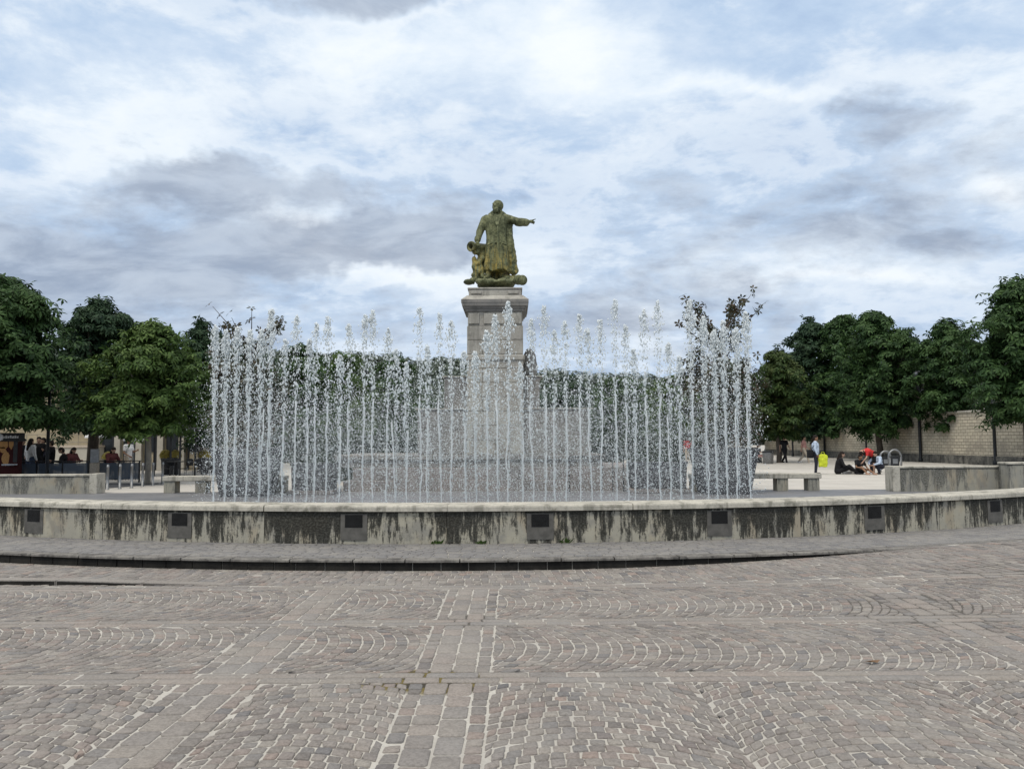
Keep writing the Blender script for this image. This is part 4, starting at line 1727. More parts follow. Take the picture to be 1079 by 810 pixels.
def build_trees():
    T = tree_px
    gl = 'chestnut trees along the left side of the square'
    gr = 'chestnut trees along the right side of the square'
    T('chestnut_tree', 'tall dark chestnut tree cut by the left edge of the picture', -8, 28.5, 299, 80, 454, M_LEAF, 11, group=gl, under=.3, boughs=95, per=85, leaf=.25, shape=.35)
    T('chestnut_tree', 'bluish dark chestnut tree behind two others at left, with thick black trunk', 97, 35, 317, 41, 460, M_LEAF3, 12, group=gl, under=.15, boughs=80, per=75, leaf=.26, trunk_r=.26, shape=.5)
    T('chestnut_tree', 'bright green round chestnut tree with pale bare trunk behind the bollards', 156, 29.6, 345, 55, 460, M_LEAF2, 13, group=gl, under=.2, boughs=80, per=85, leaf=.23, trunk_r=.11, shape=.38, barkmat=M_BARKP)
    T('chestnut_tree', 'dark chestnut tree just left of the water jets, partly behind the bright green tree', 212, 41, 342, 36, 470, M_LEAF3, 14, group=gl, boughs=60, per=60, leaf=.28, shape=.45)
    T('chestnut_tree', 'hazy chestnut tree behind the left end of the jets', 262, 47, 364, 36, 472, M_LEAF3, 15, group=gl, boughs=50, per=50, leaf=.32, shape=.5)
    T('chestnut_tree', 'hazy chestnut tree behind the jets above the paved gap left of the monument', 318, 58, 366, 36, 470, M_LEAF, 16, group=gl, boughs=50, per=45, leaf=.36, shape=.5)
    T('chestnut_tree', 'hazy brighter chestnut tree behind the jets between paved gap and monument', 362, 68, 374, 34, 472, M_LEAF2, 17, group=gl, boughs=45, per=40, leaf=.42, shape=.5)
    T('chestnut_tree', 'hazy far chestnut tree close to the left side of the monument', 415, 80, 378, 34, 472, M_LEAF, 18, group=gl, boughs=45, per=40, leaf=.48, shape=.5)
    # right side
    T('chestnut_tree', 'tall dark chestnut tree cut by the right edge of the picture', 1083, 36, 299, 56, 446, M_LEAF, 21, group=gr, boughs=95, per=80, leaf=.27, shape=.42)
    T('chestnut_tree', 'chestnut tree standing alone between two grey poles in front of the stone wall', 1004, 45.6, 341, 34, 456, M_LEAF, 22, group=gr, boughs=90, per=60, leaf=.30, trunk_r=.17, shape=.42)
    T('chestnut_tree', 'wide chestnut tree with thick trunk right behind the person in red', 927, 50, 331, 41, 458, M_LEAF, 23, group=gr, boughs=90, per=70, leaf=.31, trunk_r=.2, shape=.45)
    T('chestnut_tree', 'slim-trunked chestnut tree between the thick-trunked tree and the lone tree, its crown lower', 963, 55, 351, 24, 460, M_LEAF3, 24, group=gr, boughs=60, per=55, leaf=.33, trunk_r=.15, shape=.45)
    T('chestnut_tree', 'tall-topped chestnut tree in the back row left of the thick-trunked tree', 893, 58, 330, 28, 462, M_LEAF, 25, group=gr, boughs=70, per=60, leaf=.34, trunk_r=.15, shape=.5)
    T('chestnut_tree', 'chestnut tree above the man with the yellow bag', 857, 60, 338, 30, 462, M_LEAF3, 26, group=gr, boughs=65, per=60, leaf=.35, trunk_r=.16, shape=.5)
    T('chestnut_tree', 'smaller yellowing chestnut tree just right of the water jets', 821, 50, 372, 31, 463, M_LEAF4, 27, group=gr, boughs=60, per=55, leaf=.3, trunk_r=.17, shape=.45)
    T('chestnut_tree', 'hazy chestnut tree behind the right tapered planter', 765, 70, 384, 36, 474, M_LEAF2, 28, group=gr, boughs=45, per=40, leaf=.44, shape=.5)
    T('chestnut_tree', 'hazy bright chestnut tree left of the person in red behind the jets', 712, 80, 396, 32, 474, M_LEAF2, 29, group=gr, boughs=45, per=40, leaf=.48, shape=.5)
    T('chestnut_tree', 'hazy chestnut tree behind the jets above the railing', 652, 90, 400, 36, 474, M_LEAF, 30, group=gr, boughs=45, per=40, leaf=.5, shape=.5)
    T('chestnut_tree', 'hazy far chestnut tree close to the right side of the monument', 598, 95, 398, 34, 474, M_LEAF3, 31, group=gr, boughs=40, per=40, leaf=.52, shape=.5)


build_trees()


def magnolia(px, Y, top, bare, seed, label):
    """tapered stone planter and, rooted in it, an open-branched magnolia"""
    b = gp(px, 523)
    b = Vector((at(px, 500, Y).x, Y, 0))
    w = 58 / FPX * Y
    h = at(px, 472, Y).z
    side = 'left' if px < 500 else 'right'
    pot = thing('tapered_planter', f'tall dark tapered stone planter behind the jets at the {side} end, holding a magnolia', 'planter', b, 0, 'tapered planters flanking the monument')
    mb = MB()
    mb.frustum(w * .76, w * .76, 0.01, w * 1.0, w * 1.0, h - .1)
    mb.build('pot_body', M_POT, pot)
    mb = MB()
    mb.box((-w * .53, -w * .53, h - .098), (w * .53, w * .53, h), 0, .02)
    mb.build('pot_rim', M_POT, pot)
    mb = MB()
    mb.box((-w * .46, -w * .46, h + .001), (w * .46, w * .46, h + .03))
    mb.build('soil', M_BARK, pot)
    root = thing('magnolia_tree', label, 'tree', (b.x, Y, h + .02))
    rnd = random.Random(seed)
    g = np.random.default_rng(seed)
    zt = at(px, top, Y).z - h
    wood = MB()
    wood.tube([(0, 0, 0), (.03, 0, zt * .3), (-.02, .02, zt * .5), (.03, 0, zt * .68)], [.085, .065, .045, .012], 8)
    C, Nn = [], []
    nb = 44
    for i in range(nb):
        tz = rnd.uniform(.12, 1.0) if i > 5 else .8 + .04 * i
        a = rnd.uniform(0, 2 * PI)
        reach = (1.25 if tz < .62 else 1.0) * rnd.uniform(.45, 1.0) * w * (.75 if tz < .62 else .85)
        z0 = zt * tz * .72
        e = Vector((math.cos(a) * reach, math.sin(a) * reach, zt * tz))
        s0 = Vector((0.02, 0, z0))
        wood.tube([s0, s0.lerp(e, .55) + Vector((0, 0, -.05)), e], [.028, .016, .006], 5)
        if tz > .72 and rnd.random() < bare:
            cnt = 3
        else:
            cnt = 9
        m_ = s0.lerp(e, .62)
        for q in range(cnt):
            f = rnd.uniform(.5, 1.04)
            p = s0.lerp(e, f) + Vector((rnd.gauss(0, .07), rnd.gauss(0, .07), rnd.gauss(0, .06)))
            C.append(p)
            Nn.append((rnd.gauss(0, .7), rnd.gauss(0, .7) - .3, rnd.uniform(.2, 1)))
    # fuller below
    for q in range(520):
        tz = rnd.uniform(.02, .58)
        a = rnd.uniform(0, 2 * PI)
        rr = math.sqrt(rnd.random()) * w * .72
        C.append((math.cos(a) * rr, math.sin(a) * rr, zt * tz))
        Nn.append((math.cos(a) + rnd.gauss(0, .4), math.sin(a) + rnd.gauss(0, .4), .6))
    V, F = leaf_cloud(np.array([tuple(c) for c in C]), np.array(Nn), .17, g, 5, .15, .42)
    link('crown', np_mesh('crown', V, F), M_MAG, root, False)
    wood.build('trunk', M_BARK, root, True)


magnolia(262, 23.2, 326, .75, 5, 'sparse magnolia with thin bare top twigs rising from the left tapered planter')
magnolia(762, 23.2, 309, .1, 8, 'taller leafy magnolia with reddish dark leaves rising from the right tapered planter')


def planter_shrub(px0, px1, Y, label, sl, seed):
    x0, x1 = at(px0, 500, Y).x, at(px1, 500, Y).x
    w = x1 - x0
    o = thing('box_planter', label, 'planter', ((x0 + x1) / 2, Y, 0), 0, 'square planters beside the monument')
    MB().box((-w / 2 - .1, -.62, 0.01), (w / 2 + .1, .62, .12), 0, .015).build('base_slab', M_PLINTH, o)
    MB().frustum(w * .96, 1.05, .121, w, 1.1, .86).build('box_side', M_POT, o)
    MB().box((-w / 2 - .03, -.58, .861), (w / 2 + .03, .58, .93), 0, .012).build('rim', M_POT, o)
    r = thing('clipped_shrub', sl, 'shrub', ((x0 + x1) / 2, Y, .93))
    g = np.random.default_rng(seed)
    n = 900
    d = g.normal(0, 1, (n, 3))
    d /= np.linalg.norm(d, axis=1, keepdims=True)
    d[:, 2] = np.abs(d[:, 2])
    C = d * np.array([w * .5, .5, .62]) * g.uniform(.75, 1.05, (n, 1))
    V, F = leaf_cloud(C, d + np.array([0, 0, .3]), .11, g, 5, .2, .45)
    link('foliage', np_mesh('foliage', V, F), M_SHRUB, r, False)
    mb = MB()
    for k in range(5):
        mb.tube([(0, 0, 0), ((k - 2) * w * .1, 0, .3), ((k - 2) * w * .17, .05 * (-1) ** k, .52)], [.03, .02, .008], 5)
    mb.build('stem', M_BARK, r)


planter_shrub(312, 352, 24.0, 'narrow dark box planter left of the monument with a clipped shrub', 'dark clipped shrub in the narrow box planter left of the monument', 3)
planter_shrub(664, 720, 24.0, 'wide dark box planter right of the monument with a clipped shrub', 'dark clipped shrub in the wide box planter right of the monument', 4)


def railing():
    Y = 26.3
    x0, x1 = at(600, 500, 24.2).x, at(657, 500, 24.2).x
    Y = 24.2
    o = thing('low_railing', 'low dark metal railing with upright bars right of the monument steps', 'railing', ((x0 + x1) / 2, Y, 0))
    w = x1 - x0
    z1 = at(625, 481, Y).z
    mb = MB().tube([(-w / 2, 0, z1), (w / 2, 0, z1)], .022, 8)
    mb.build('top_rail', M_DARKM, o)
    for k in range(6):
        x = -w / 2 + w * k / 5
        MB().tube([(x, 0, 0.0), (x, 0, z1)], .018, 6).build('bar', M_DARKM, o)


railing()


def hedge(px0, px1, Y, top, label, seed):
    x0, x1 = at(px0, 480, Y).x, at(px1, 480, Y).x
    h = at((px0 + px1) / 2, top, Y).z
    o = thing('clipped_hedge', label, 'hedge', ((x0 + x1) / 2, Y, 0))
    g = np.random.default_rng(seed)
    W = (x1 - x0) / 2
    n = int((1500 if Y < 40 else 500) * W)
    P_ = np.stack([g.uniform(-W, W, n), g.uniform(-.5, .5, n), g.uniform(.05, h, n)], 1)
    side = g.integers(0, 3, n)
    P_[side == 0, 1] = -.5 + g.normal(0, .05, (side == 0).sum())
    P_[side == 1, 2] = h + g.normal(0, .06, (side == 1).sum())
    N_ = g.normal(0, .4, (n, 3)) + np.array([0, -.5, .5])
    V, F = leaf_cloud(P_, N_, .14 if Y < 40 else .26, g, 5, .2, .5)
    link('foliage', np_mesh('foliage', V, F), M_SHRUB, o, False)
    for k in range(7):
        MB().tube([(-W + W * 2 * (k + .5) / 7, 0, 0), (-W + W * 2 * (k + .5) / 7, 0, h * .8)], [.04, .01], 5).build('stem', M_BARK, o)


hedge(340, 446, 31.5, 464, 'dark clipped hedge behind the left side of the monument steps', 1)
hedge(606, 654, 31.5, 466, 'short dark clipped hedge behind the right side of the monument steps', 2)

hedge(228, 352, 57, 463, 'long dark hedge far behind the left tapered planter', 3)
hedge(638, 752, 57, 463, 'long dark hedge far behind the right tapered planter', 4)


# ------------------------------------------------------------------ hill and far wood
def build_hills():
    g = np.random.default_rng(9)
    prof = [(-420, 30), (-250, 30), (-120, 31), (-85, 31), (-60, 28.5), (-40, 28), (-20, 26.5), (5, 23.5), (25, 22.0), (45, 21), (60, 19.5), (80, 21), (110, 21), (160, 20), (260, 22), (420, 24)]

    def top(x):
        for (a, b), (c, d) in zip(prof, prof[1:]):
            if a <= x <= c:
                t = (x - a) / (c - a)
                return b + (d - b) * t
        return 20
    xs = np.linspace(-420, 420, 85)
    ys = np.linspace(165, 420, 24)
    vs, fs = [], []
    for y in ys:
        for x in xs:
            t = sm((y - 165) / 95)
            xe = x * 250 / max(y, 250) if y > 250 else x
            z = (top(xe) - 4) * t * (1 + .0 * y) * (max(y, 250) / 250 if y < 260 else 1) + 1.5 * noise.noise(Vector((x * .03, y * .03, 0)))
            vs.append((x, y, z - .5 if t > 0 else -.5))
    W = len(xs)
    for j in range(len(ys) - 1):
        for i in range(W - 1):
            fs.append((j * W + i, j * W + i + 1, (j + 1) * W + i + 1, (j + 1) * W + i))
    m = plain('hill_ground', (.035, .05, .025), .9, .3, .1)
    o = MB().add(vs, fs).build('hills', m, None, True)
    struct(o)
    # woodland canopy over the slope
    C, Nn = [], []
    n = 2200
    x = g.uniform(-230, 230, n)
    y = g.uniform(172, 262, n)
    for xx, yy in zip(x, y):
        t = sm((yy - 165) / 95)
        z = (top(xx) - 4) * t
        r = g.uniform(2.2, 4.2)
        k = 34
        d = g.normal(0, 1, (k, 3))
        d /= np.linalg.norm(d, axis=1, keepdims=True)
        d[:, 2] = np.abs(d[:, 2])
        d[:, 1] = -np.abs(d[:, 1]) * np.where(g.uniform(0, 1, k) < .8, 1, -1)
        C.append(np.array([xx, yy, z + r * .4]) + d * r * np.array([.9, .9, 1.15]) * g.uniform(.8, 1.1, (k, 1)))
        Nn.append(d + np.array([0, 0, .4]))
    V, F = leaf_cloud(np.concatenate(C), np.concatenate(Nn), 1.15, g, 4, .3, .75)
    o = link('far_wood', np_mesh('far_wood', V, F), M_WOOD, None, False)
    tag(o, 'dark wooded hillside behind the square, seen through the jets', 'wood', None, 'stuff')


build_hills()


# ------------------------------------------------------------------ low ring walls and benches
def low_wall(p0, p1, h, label, end_pier=None, thick=.42):
    """stained concrete seat wall between two ground points"""
    p0, p1 = Vector(p0), Vector(p1)
    d = p1 - p0
    L = d.length
    a = math.atan2(d.y, d.x)
    o = thing('low_wall', label, 'low wall', (p0.x, p0.y, 0), a, 'low stone walls around the basin')
    segs = [(0, L)]
    w = MB().box((0, 0, 0.005), (L, thick, h - .062), 0, 0).build('wall_body', M_LOW, o)
    add_uv(w, lambda co, n: (co.x + co.y + p0.x, co.z / (h - .06)))
    MB().box((-.02, -.03, h - .06), (L + .02, thick + .03, h), 0, .015).build('wall_cap', M_COPING, o)
    if end_pier:
        for s, hh in end_pier:
            x0, x1 = (L + .022, L + .26) if s > 0 else (-.24, -.022)
            pr = MB().box((x0, -.05, .005), (x1, thick + .05, hh), 0, .015).build('end_pier', M_COPING, o)
    return o


LW = 24.3
a, b = at(-90, 510, LW), at(94, 510, LW)
low_wall((a.x, LW, 0), (b.x, LW, 0), .60, 'long low stained stone wall at the left edge of the picture', [(1, .62)])
a, b = at(949, 510, 23.6), at(1062, 510, 23.6)
low_wall((a.x, 23.6, 0), (b.x, 23.6, 0), .75, 'low dark-streaked stone wall at right with a paler end block', [(-1, .755)])
a, b = at(1064, 505, 23.0), at(1250, 505, 23.0)
low_wall((a.x, 23.0, 0), (b.x, 23.0, 0), .87, 'higher pale stone wall end at the right edge of the picture', None, .5)


def bench(px0, px1, py_top, Y, legs, label):
    x0, x1 = at(px0, 500, Y).x, at(px1, 500, Y).x
    o = thing('stone_bench', label, 'bench', (x0, Y, 0), 0, 'stone benches around the basin')
    L = x1 - x0
    h = at((px0 + px1) / 2, py_top, Y).z
    MB().box((0, 0, h - .15), (L, .48, h), 0, .02).build('seat', M_COPING, o)
    for lp in legs:
        x = at(lp, 500, Y).x - x0
        lg = MB().box((x - .17, .04, .005), (x + .17, .44, h - .152), 0, .01).build('leg', M_LOW, o)
        add_uv(lg, lambda co, n: (co.x + co.y, co.z))


bench(171, 300, 501.5, 24.3, (178, 211, 294), 'grey stone slab bench left of the jets in front of the café terrace')
bench(728, 866, 499, 24.0, (735, 787, 825, 858), 'grey stone slab bench right of the jets on the pale plaza')


# ------------------------------------------------------------------ bollards, poles, bins
def bollard(p, h, label):
    o = thing('bollard', label, 'bollard', p, 0, 'grey metal bollards at the terrace corner')
    MB().lathe([(.062, 0), (.062, .03), (.042, .035), (.042, h - .1), (.048, h - .095), (.048, h - .07), (.042, h - .065), (.042, h - .02), (.025, h)]).build('post', M_STEEL, o, True)
    return o


BL = ['first grey bollard, nearest the end of the left low wall', 'second grey bollard from the left low wall', 'third grey bollard from the left low wall',
      'grey bollard just left of the pale tree trunk', 'grey bollard just right of the pale tree trunk', 'last grey bollard of the row, nearest the stone bench']
for (x_, y_), l_ in zip(((113, 516), (126, 515), (138.5, 514), (150, 512.5), (160.8, 511.8), (171, 510.6)), BL):
    p = gp(x_, y_)
    bollard(p, .84, l_)


def pole(px, Y, label, h=5.6, r=.075):
    p = at(px, 480, Y)
    o = thing('lamp_post', label, 'lamp post', (p.x, Y, 0), 0, 'slim lamp posts under the trees')
    MB().lathe([(r * 1.5, 0), (r * 1.5, .35), (r, .4), (r, 2.2), (r * 1.12, 2.21), (r * 1.12, 2.27), (r, 2.28), (r * .8, h)], n=12).build('post', M_DARKM, o, True)
    MB().lathe([(r * .8, h + .002), (r * 2.6, h + .05), (r * 2.8, h + .32), (r * 1.2, h + .42)], n=12).build('lamp_head', M_STEEL, o, True)


pole(50, 30.2, 'dark lamp post under the tall tree at the left edge, among the terrace guests', 3.5, .06)
pole(1049, 41, 'thick dark lamp post before the stone wall at far right, above the higher wall end', 5.2, .09)
pole(970, 47.5, 'dark lamp post before the stone wall, left of the lone tree', 5.2, .085)
pole(913.5, 54, 'dark lamp post just left of the thick-trunked tree', 5.2, .08)
pole(869, 60, 'thin far lamp post right of the man with the yellow bag', 5.2, .075)
pole(835.5, 64, 'thin far lamp post between the two walkers', 5.2, .075)


def litter_bin(px, py, label):
    p = gp(px, py)
    o = thing('litter_bin', label, 'bin', p)
    MB().lathe([(.26, 0.0), (.30, .05), (.33, .72), (.33, .74)]).build('bin_body', M_STEEL, o, True)
    MB().lathe([(.345, .742), (.36, .76), (.36, .80), (.30, .84), (.12, .86)]).build('bin_lid', M_DARKM, o, True)


litter_bin(809.5, 489.5, 'round grey metal litter bin just right of the water jets')


def stands():
    # two grey hooped metal stands next to the group on the ground
    def one(px, py, wpx, hpx, label):
        p = gp(px, py)
        s = p.y / FPX
        w, h = wpx * s, hpx * s
        o = thing('hooped_stand', label, 'stand', p, 0, 'grey hooped metal stands by the right low wall')
        pts = [(-w / 2, 0, 0), (-w / 2, 0, h * .7)]
        for k in range(9):
            a_ = PI - PI * k / 8
            pts.append((math.cos(a_) * w / 2, 0, h * .7 + math.sin(a_) * h * .3))
        pts += [(w / 2, 0, h * .7), (w / 2, 0, 0)]
        MB().tube(pts, .045, 8).build('hoop', M_STEEL, o, True)
        MB().box((-w * .34, -.03, h * .2), (w * .34, .03, h * .74), 0, .02).build('panel', M_DARKM, o)
        MB().box((-w * .2, -.04, h * .42), (w * .2, -.031, h * .62)).build('plate', M_STEEL, o)
    one(933.5, 497.5, 11, 22, 'left grey hooped metal stand beside the people sitting on the ground')
    one(943.5, 499, 13, 25, 'right grey hooped metal stand, nearest the low wall end block')


stands()


# ------------------------------------------------------------------ stone boundary wall and buildings
def build_right_wall():
    p0 = at(1290, 470, 36.0)
    p0 = Vector((25.6, 33.0, 0))
    p1 = Vector((23.0, 72.0, 0))
    d = p1 - p0
    L = d.length
    an = math.atan2(d.y, d.x)
    H = 2.95
    o = thing('stone_boundary_wall', 'long pale coursed stone wall with dark rubble foot behind the right trees', 'wall', (p0.x, p0.y, 0), an)
    w = MB().box((0, -.5, .62), (L, 0, H)).build('coursed_face', M_ASH, o)
    add_uv(w, lambda co, n: (co.x + co.y, co.z))
    f = MB().box((0, -.52, 0), (L, .06, .617)).build('rubble_foot', M_ASHBASE, o)
    MB().box((0, -.55, H + .001), (L, .06, H + .12), 0, .02).build('coping', M_COPING, o)
    # the long building behind it
    b0 = p0 + Vector((4.0, 0, 0))
    bo = thing('long_building', 'pale long building with dark slate roof rising behind the stone wall at right', 'building', (b0.x, b0.y, 0), an)
    MB().box((0, -8, 0), (L, 0, 5.6)).build('facade', M_PLASTER, bo)
    mb = MB()
    mb.add([(-.3, .4, 5.6), (L + .3, .4, 5.6), (L + .3, -8.4, 5.6), (-.3, -8.4, 5.6), (-.3, -4, 8.0), (L + .3, -4, 8.0)], [(0, 1, 5, 4), (2, 3, 4, 5), (0, 4, 3), (1, 2, 5), (3, 2, 1, 0)])
    mb.build('roof', M_ROOF, bo)
    n = 12
    for k in range(n):
        x = 1.6 + k * (L - 3) / (n - 1)
        fr = MB()
        fr.box((x - .62, .0, 3.0), (x - .52, .06, 4.9))
        fr.box((x + .52, .0, 3.0), (x + .62, .06, 4.9))
        fr.box((x - .519, .0, 4.8), (x + .519, .06, 4.9))
        fr.box((x - .519, .0, 3.0), (x + .519, .06, 3.08))
        fr.box((x - .03, .0, 3.081), (x + .03, .05, 4.799))
        wn = fr.build('window', M_WPAINT, bo)
        pn = MB()
        pn.box((x - .519, .003, 3.081), (x - .031, .03, 4.799))
        pn.box((x + .031, .003, 3.081), (x + .519, .03, 4.799))
        pn.build('pane', M_GLASSD, wn)


build_right_wall()


def build_left_building():
    Y = 42.0
    x0, x1 = at(-160, 470, Y).x, at(97, 470, Y).x
    o = thing('pale_building', 'pale plastered building with a terrace parapet and thin railing behind the left trees', 'building', (x0, Y, 0))
    L = x1 - x0
    zt = at(60, 470, Y).z
    MB().box((0, 2.2, 0), (L, 9, 4.6)).build('upper_wall', M_PLASTER2, o)
    MB().box((0, 0, 0), (L, 2.198, zt - .08)).build('lower_wall', M_PLASTER, o)
    MB().box((0, -.06, zt - .078), (L + .04, 2.19, zt + .03), 0, .01).build('ledge', M_BEIGE, o)
    r = MB()
    for k in range(int(L / .55)):
        r.tube([(k * .55 + .1, .05, zt + .03), (k * .55 + .1, .05, zt + .62)], .014, 5)
    for zz in (.2, .62):
        r.tube([(0, .05, zt + zz), (L, .05, zt + zz)], .018, 5)
    r.build('railing', M_BARKP, o)
    MB().box((-.3, 1.9, 4.601), (L + .3, 9.3, 4.9), 0, .03).build('roof', M_ROOF, o)
    # ochre café front further right
    Y2 = 43.0
    x0, x1 = at(100, 470, Y2).x, at(236, 470, Y2).x
    c = thing('cafe_building', 'ochre café front with dark openings and pale piers behind the bright green tree', 'building', (x0, Y2, 0))
    L = x1 - x0
    MB().box((0, .3, 0), (L, 7, 3.6)).build('wall', M_PLASTER2, c)
    MB().box((-.2, -.2, 3.601), (L + .2, 7.2, 3.85), 0, .03).build('roof', M_ROOF, c)
    n = 6
    for k in range(n + 1):
        x = L * k / n
        MB().box((x - .16, .05, 0), (x + .16, .299, 3.3), 0, .01).build('pier', M_PLASTER, c)
    for k in range(n):
        xa, xb = L * k / n + .26, L * (k + 1) / n - .26
        w = MB()
        w.box((xa, .24, .05), (xa + .08, .298, 2.9))
        w.box((xb - .08, .24, .05), (xb, .298, 2.9))
        w.box((xa + .081, .24, 2.8), (xb - .081, .298, 2.9))
        w.box((xa + .081, .24, 1.0), (xb - .081, .298, 1.06))
        wn = w.build('window', M_DARKM, c)
        MB().box((xa + .081, .26, .05), (xb - .081, .296, 2.799)).build('pane', M_GLASSD, wn) if k % 2 else MB().box((xa + .081, .26, 1.061), (xb - .081, .296, 2.799)).build('pane', M_GLASSD, wn)


build_left_building()


# ------------------------------------------------------------------ café terrace
def build_terrace():
    # tinted screens
    def screen(pxa, pxb, Y, py_top, label):
        x0, x1 = at(pxa, 490, Y).x, at(pxb, 490, Y).x
        o = thing('glass_screen', label, 'screen', (x0, Y, 0), 0, 'tinted screens around the terrace')
        L = x1 - x0
        h = at((pxa + pxb) / 2, py_top, Y).z
        n = max(2, round(L / .95))
        for k in range(n + 1):
            x = L * k / n
            MB().box((x - .025, -.025, 0.0), (x + .025, .025, h)).build('post', M_DARKM, o)
        for k in range(n):
            MB().box((L * k / n + .03, -.008, .12), (L * (k + 1) / n - .03, .008, h - .05)).build('pane', M_GSCREEN, o)
        mb = MB()
        q = 0
        while q * .13 < L:
            mb.tube([(q * .13, .05, .08), (q * .13, .05, h - .06)], .009, 4)
            q += 1
        mb.build('baluster_row', M_DARKM, o)
        MB().box((-.03, -.035, h + .001), (L + .03, .07, h + .035)).build('handrail', M_DARKM, o)
    screen(12, 93, 30.5, 486.5, 'long tinted terrace screen behind the left low wall')
    screen(104, 147, 31.0, 486, 'short dark terrace screen behind the first bollards')

    # menu totem
    p = at(99.5, 495, 30.3)
    o = thing('menu_board', 'grey menu board on a beige stand at the gap between the terrace screens', 'sign', (p.x, 30.3, 0))
    z1, z2 = at(99, 487.5, 30.3).z, at(99, 473, 30.3).z
    MB().box((-.14, -.1, 0), (.14, .1, z1 - .003), 0, .01).build('stand', M_BEIGE, o)
    MB().box((-.16, -.04, z1), (.16, .04, z2), 0, .01).build('board', M_STEEL, o)

    # poster kiosk at the very left
    Y = 29.5
    xa, xb = at(-30, 480, Y).x, at(19, 480, Y).x
    o = thing('poster_kiosk', 'dark food kiosk with large orange and red pictures at the left edge', 'kiosk', (xa, Y, 0))
    W = xb - xa
    zt = at(10, 456, Y).z
    MB().box((0, 0, 0), (W, .25, zt - .32)).build('kiosk_body', M_PRED, o)
    sg = MB().box((-.05, -.08, zt - .318), (W + .05, .3, zt), 0, .01).build('fascia', M_DARKM, o)
    MB().lathe([(.13, -.02), (.13, .02)], n=18).build('round_sign', M_WPAINT, sg)
    c = sg.children[0]
    c.rotation_euler = (PI / 2, 0, 0)
    c.location = (at(2, 460, Y).x - xa, -.105, zt - .16)
    mb = MB()
    x = at(5, 460, Y).x - xa
    for k in range(7):
        mb.box((x + k * .085, -.1, zt - .2), (x + k * .085 + .06, -.082, zt - .12 + .02 * (k % 2)))
    mb.build('fascia_lettering', M_WPAINT, sg)
    rb = random.Random(3)
    mb = MB()
    for cx, cz, rx, rz in ((at(4, 467, Y).x - xa, at(4, 467, Y).z, .17, .22), (at(12, 466, Y).x - xa, at(12, 466, Y).z, .09, .24), (at(6, 483, Y).x - xa, at(6, 483, Y).z, .14, .3), (at(3, 474, Y).x - xa, at(3, 474, Y).z, .11, .12)):
        vs = [(cx + rx * math.cos(q * PI / 8) * rb.uniform(.8, 1.15), -.006, cz + rz * math.sin(q * PI / 8) * rb.uniform(.8, 1.15)) for q in range(16)]
        vs += [(v[0], .01, v[2]) for v in vs]
        mb.add(vs, [tuple(range(16)), tuple(range(31, 15, -1))] + [(q, 16 + q, 16 + (q + 1) % 16, (q + 1) % 16) for q in range(16)])
    mb.build('food_picture', M_ORANGE, o)
    MB().box((at(14, 480, Y).x - xa, -.012, at(10, 487, Y).z), (W - .02, .01, at(10, 459, Y).z)).build('window', M_GLASSD, o)
    MB().box((at(9, 480, Y).x - xa, -.4, at(10, 488.5, Y).z - .05), (W, -.013, at(10, 488.5, Y).z), 0, .01).build('counter', M_WPAINT, o)

    # awning with posts
    Y = 36.0
    xa, xb = at(158, 470, Y).x, at(228, 470, Y).x
    o = thing('awning', 'dark flat awning on thin posts behind the stone bench', 'awning', (xa, Y, 0))
    W = xb - xa
    z = at(190, 452, Y).z
    mb = MB()
    mb.add([(-.1, -.3, z - .1), (W, -.3, z - .1), (W, 3.2, z + .25), (-.1, 3.2, z + .25), (-.1, -.3, z), (W, -.3, z), (W, 3.2, z + .35), (-.1, 3.2, z + .35)],
           [(3, 2, 1, 0), (4, 5, 6, 7), (0, 1, 5, 4), (1, 2, 6, 5), (2, 3, 7, 6), (3, 0, 4, 7)])
    mb.build('canopy', M_DARKM, o)
    for pxp in (163, 180, 190, 206, 224):
        x = at(pxp, 470, Y).x - xa
        MB().tube([(x, 0, 0), (x, 0, z - .09)], .05, 6).build('post', M_DARKM, o)

    # white parasols, furled or tilted, among the leaves
    def parasol(px, py, Y, w, label):
        p = at(px, py, Y)
        o = thing('parasol', label, 'parasol', (p.x, Y, 0), 0, 'white parasols on the terrace')
        MB().tube([(0, 0, 0), (0, 0, p.z - .05)], .03, 8).build('pole', M_STEEL, o)
        mb = MB()
        n = 8
        vs = [(0, 0, p.z + .16)] + [(math.cos(q * PI / 4) * w, math.sin(q * PI / 4) * w, p.z - .12) for q in range(n)] + [(math.cos(q * PI / 4) * w * .98, math.sin(q * PI / 4) * w * .98, p.z - .2) for q in range(n)]
        mb.add(vs, [(0, 1 + q, 1 + (q + 1) % n) for q in range(n)] + [(1 + q, 9 + q, 9 + (q + 1) % n, 1 + (q + 1) % n) for q in range(n)])
        mb.build('canopy', M_WPAINT, o)
    parasol(101, 457, 38.5, .5, 'small white parasol above the menu board')
    parasol(141, 460, 38.0, .5, 'small white parasol against the bright green tree')

    # flower tubs
    def tub(px, py, Y, label):
        p = at(px, py, Y)
        o = thing('flower_tub', label, 'planter', (p.x, Y, 0), 0, 'tubs of yellow flowers on the terrace')
        h = p.z - .3
        MB().lathe([(.17, 0), (.22, h * .9), (.24, h * .92), (.24, h)]).build('tub', M_POT, o, True)
        g = np.random.default_rng(int(px))
        d = g.normal(0, 1, (160, 3))
        d /= np.linalg.norm(d, axis=1, keepdims=True)
        d[:, 2] = np.abs(d[:, 2]) * 1.1
        V, F = leaf_cloud(np.array([0, 0, h + .08]) + d * .3 * g.uniform(.7, 1.05, (160, 1)), d, .11, g, 5, .2, .5)
        link('flowers', np_mesh('flowers', V, F), M_YPLANT, o, False)
    tub(175, 476, 38, 'yellow flower tub left of the awning post')
    tub(184.5, 476, 38, 'yellow flower tub between the awning posts')
    tub(216, 476, 38, 'yellow flower tub at the edge of the water jets')
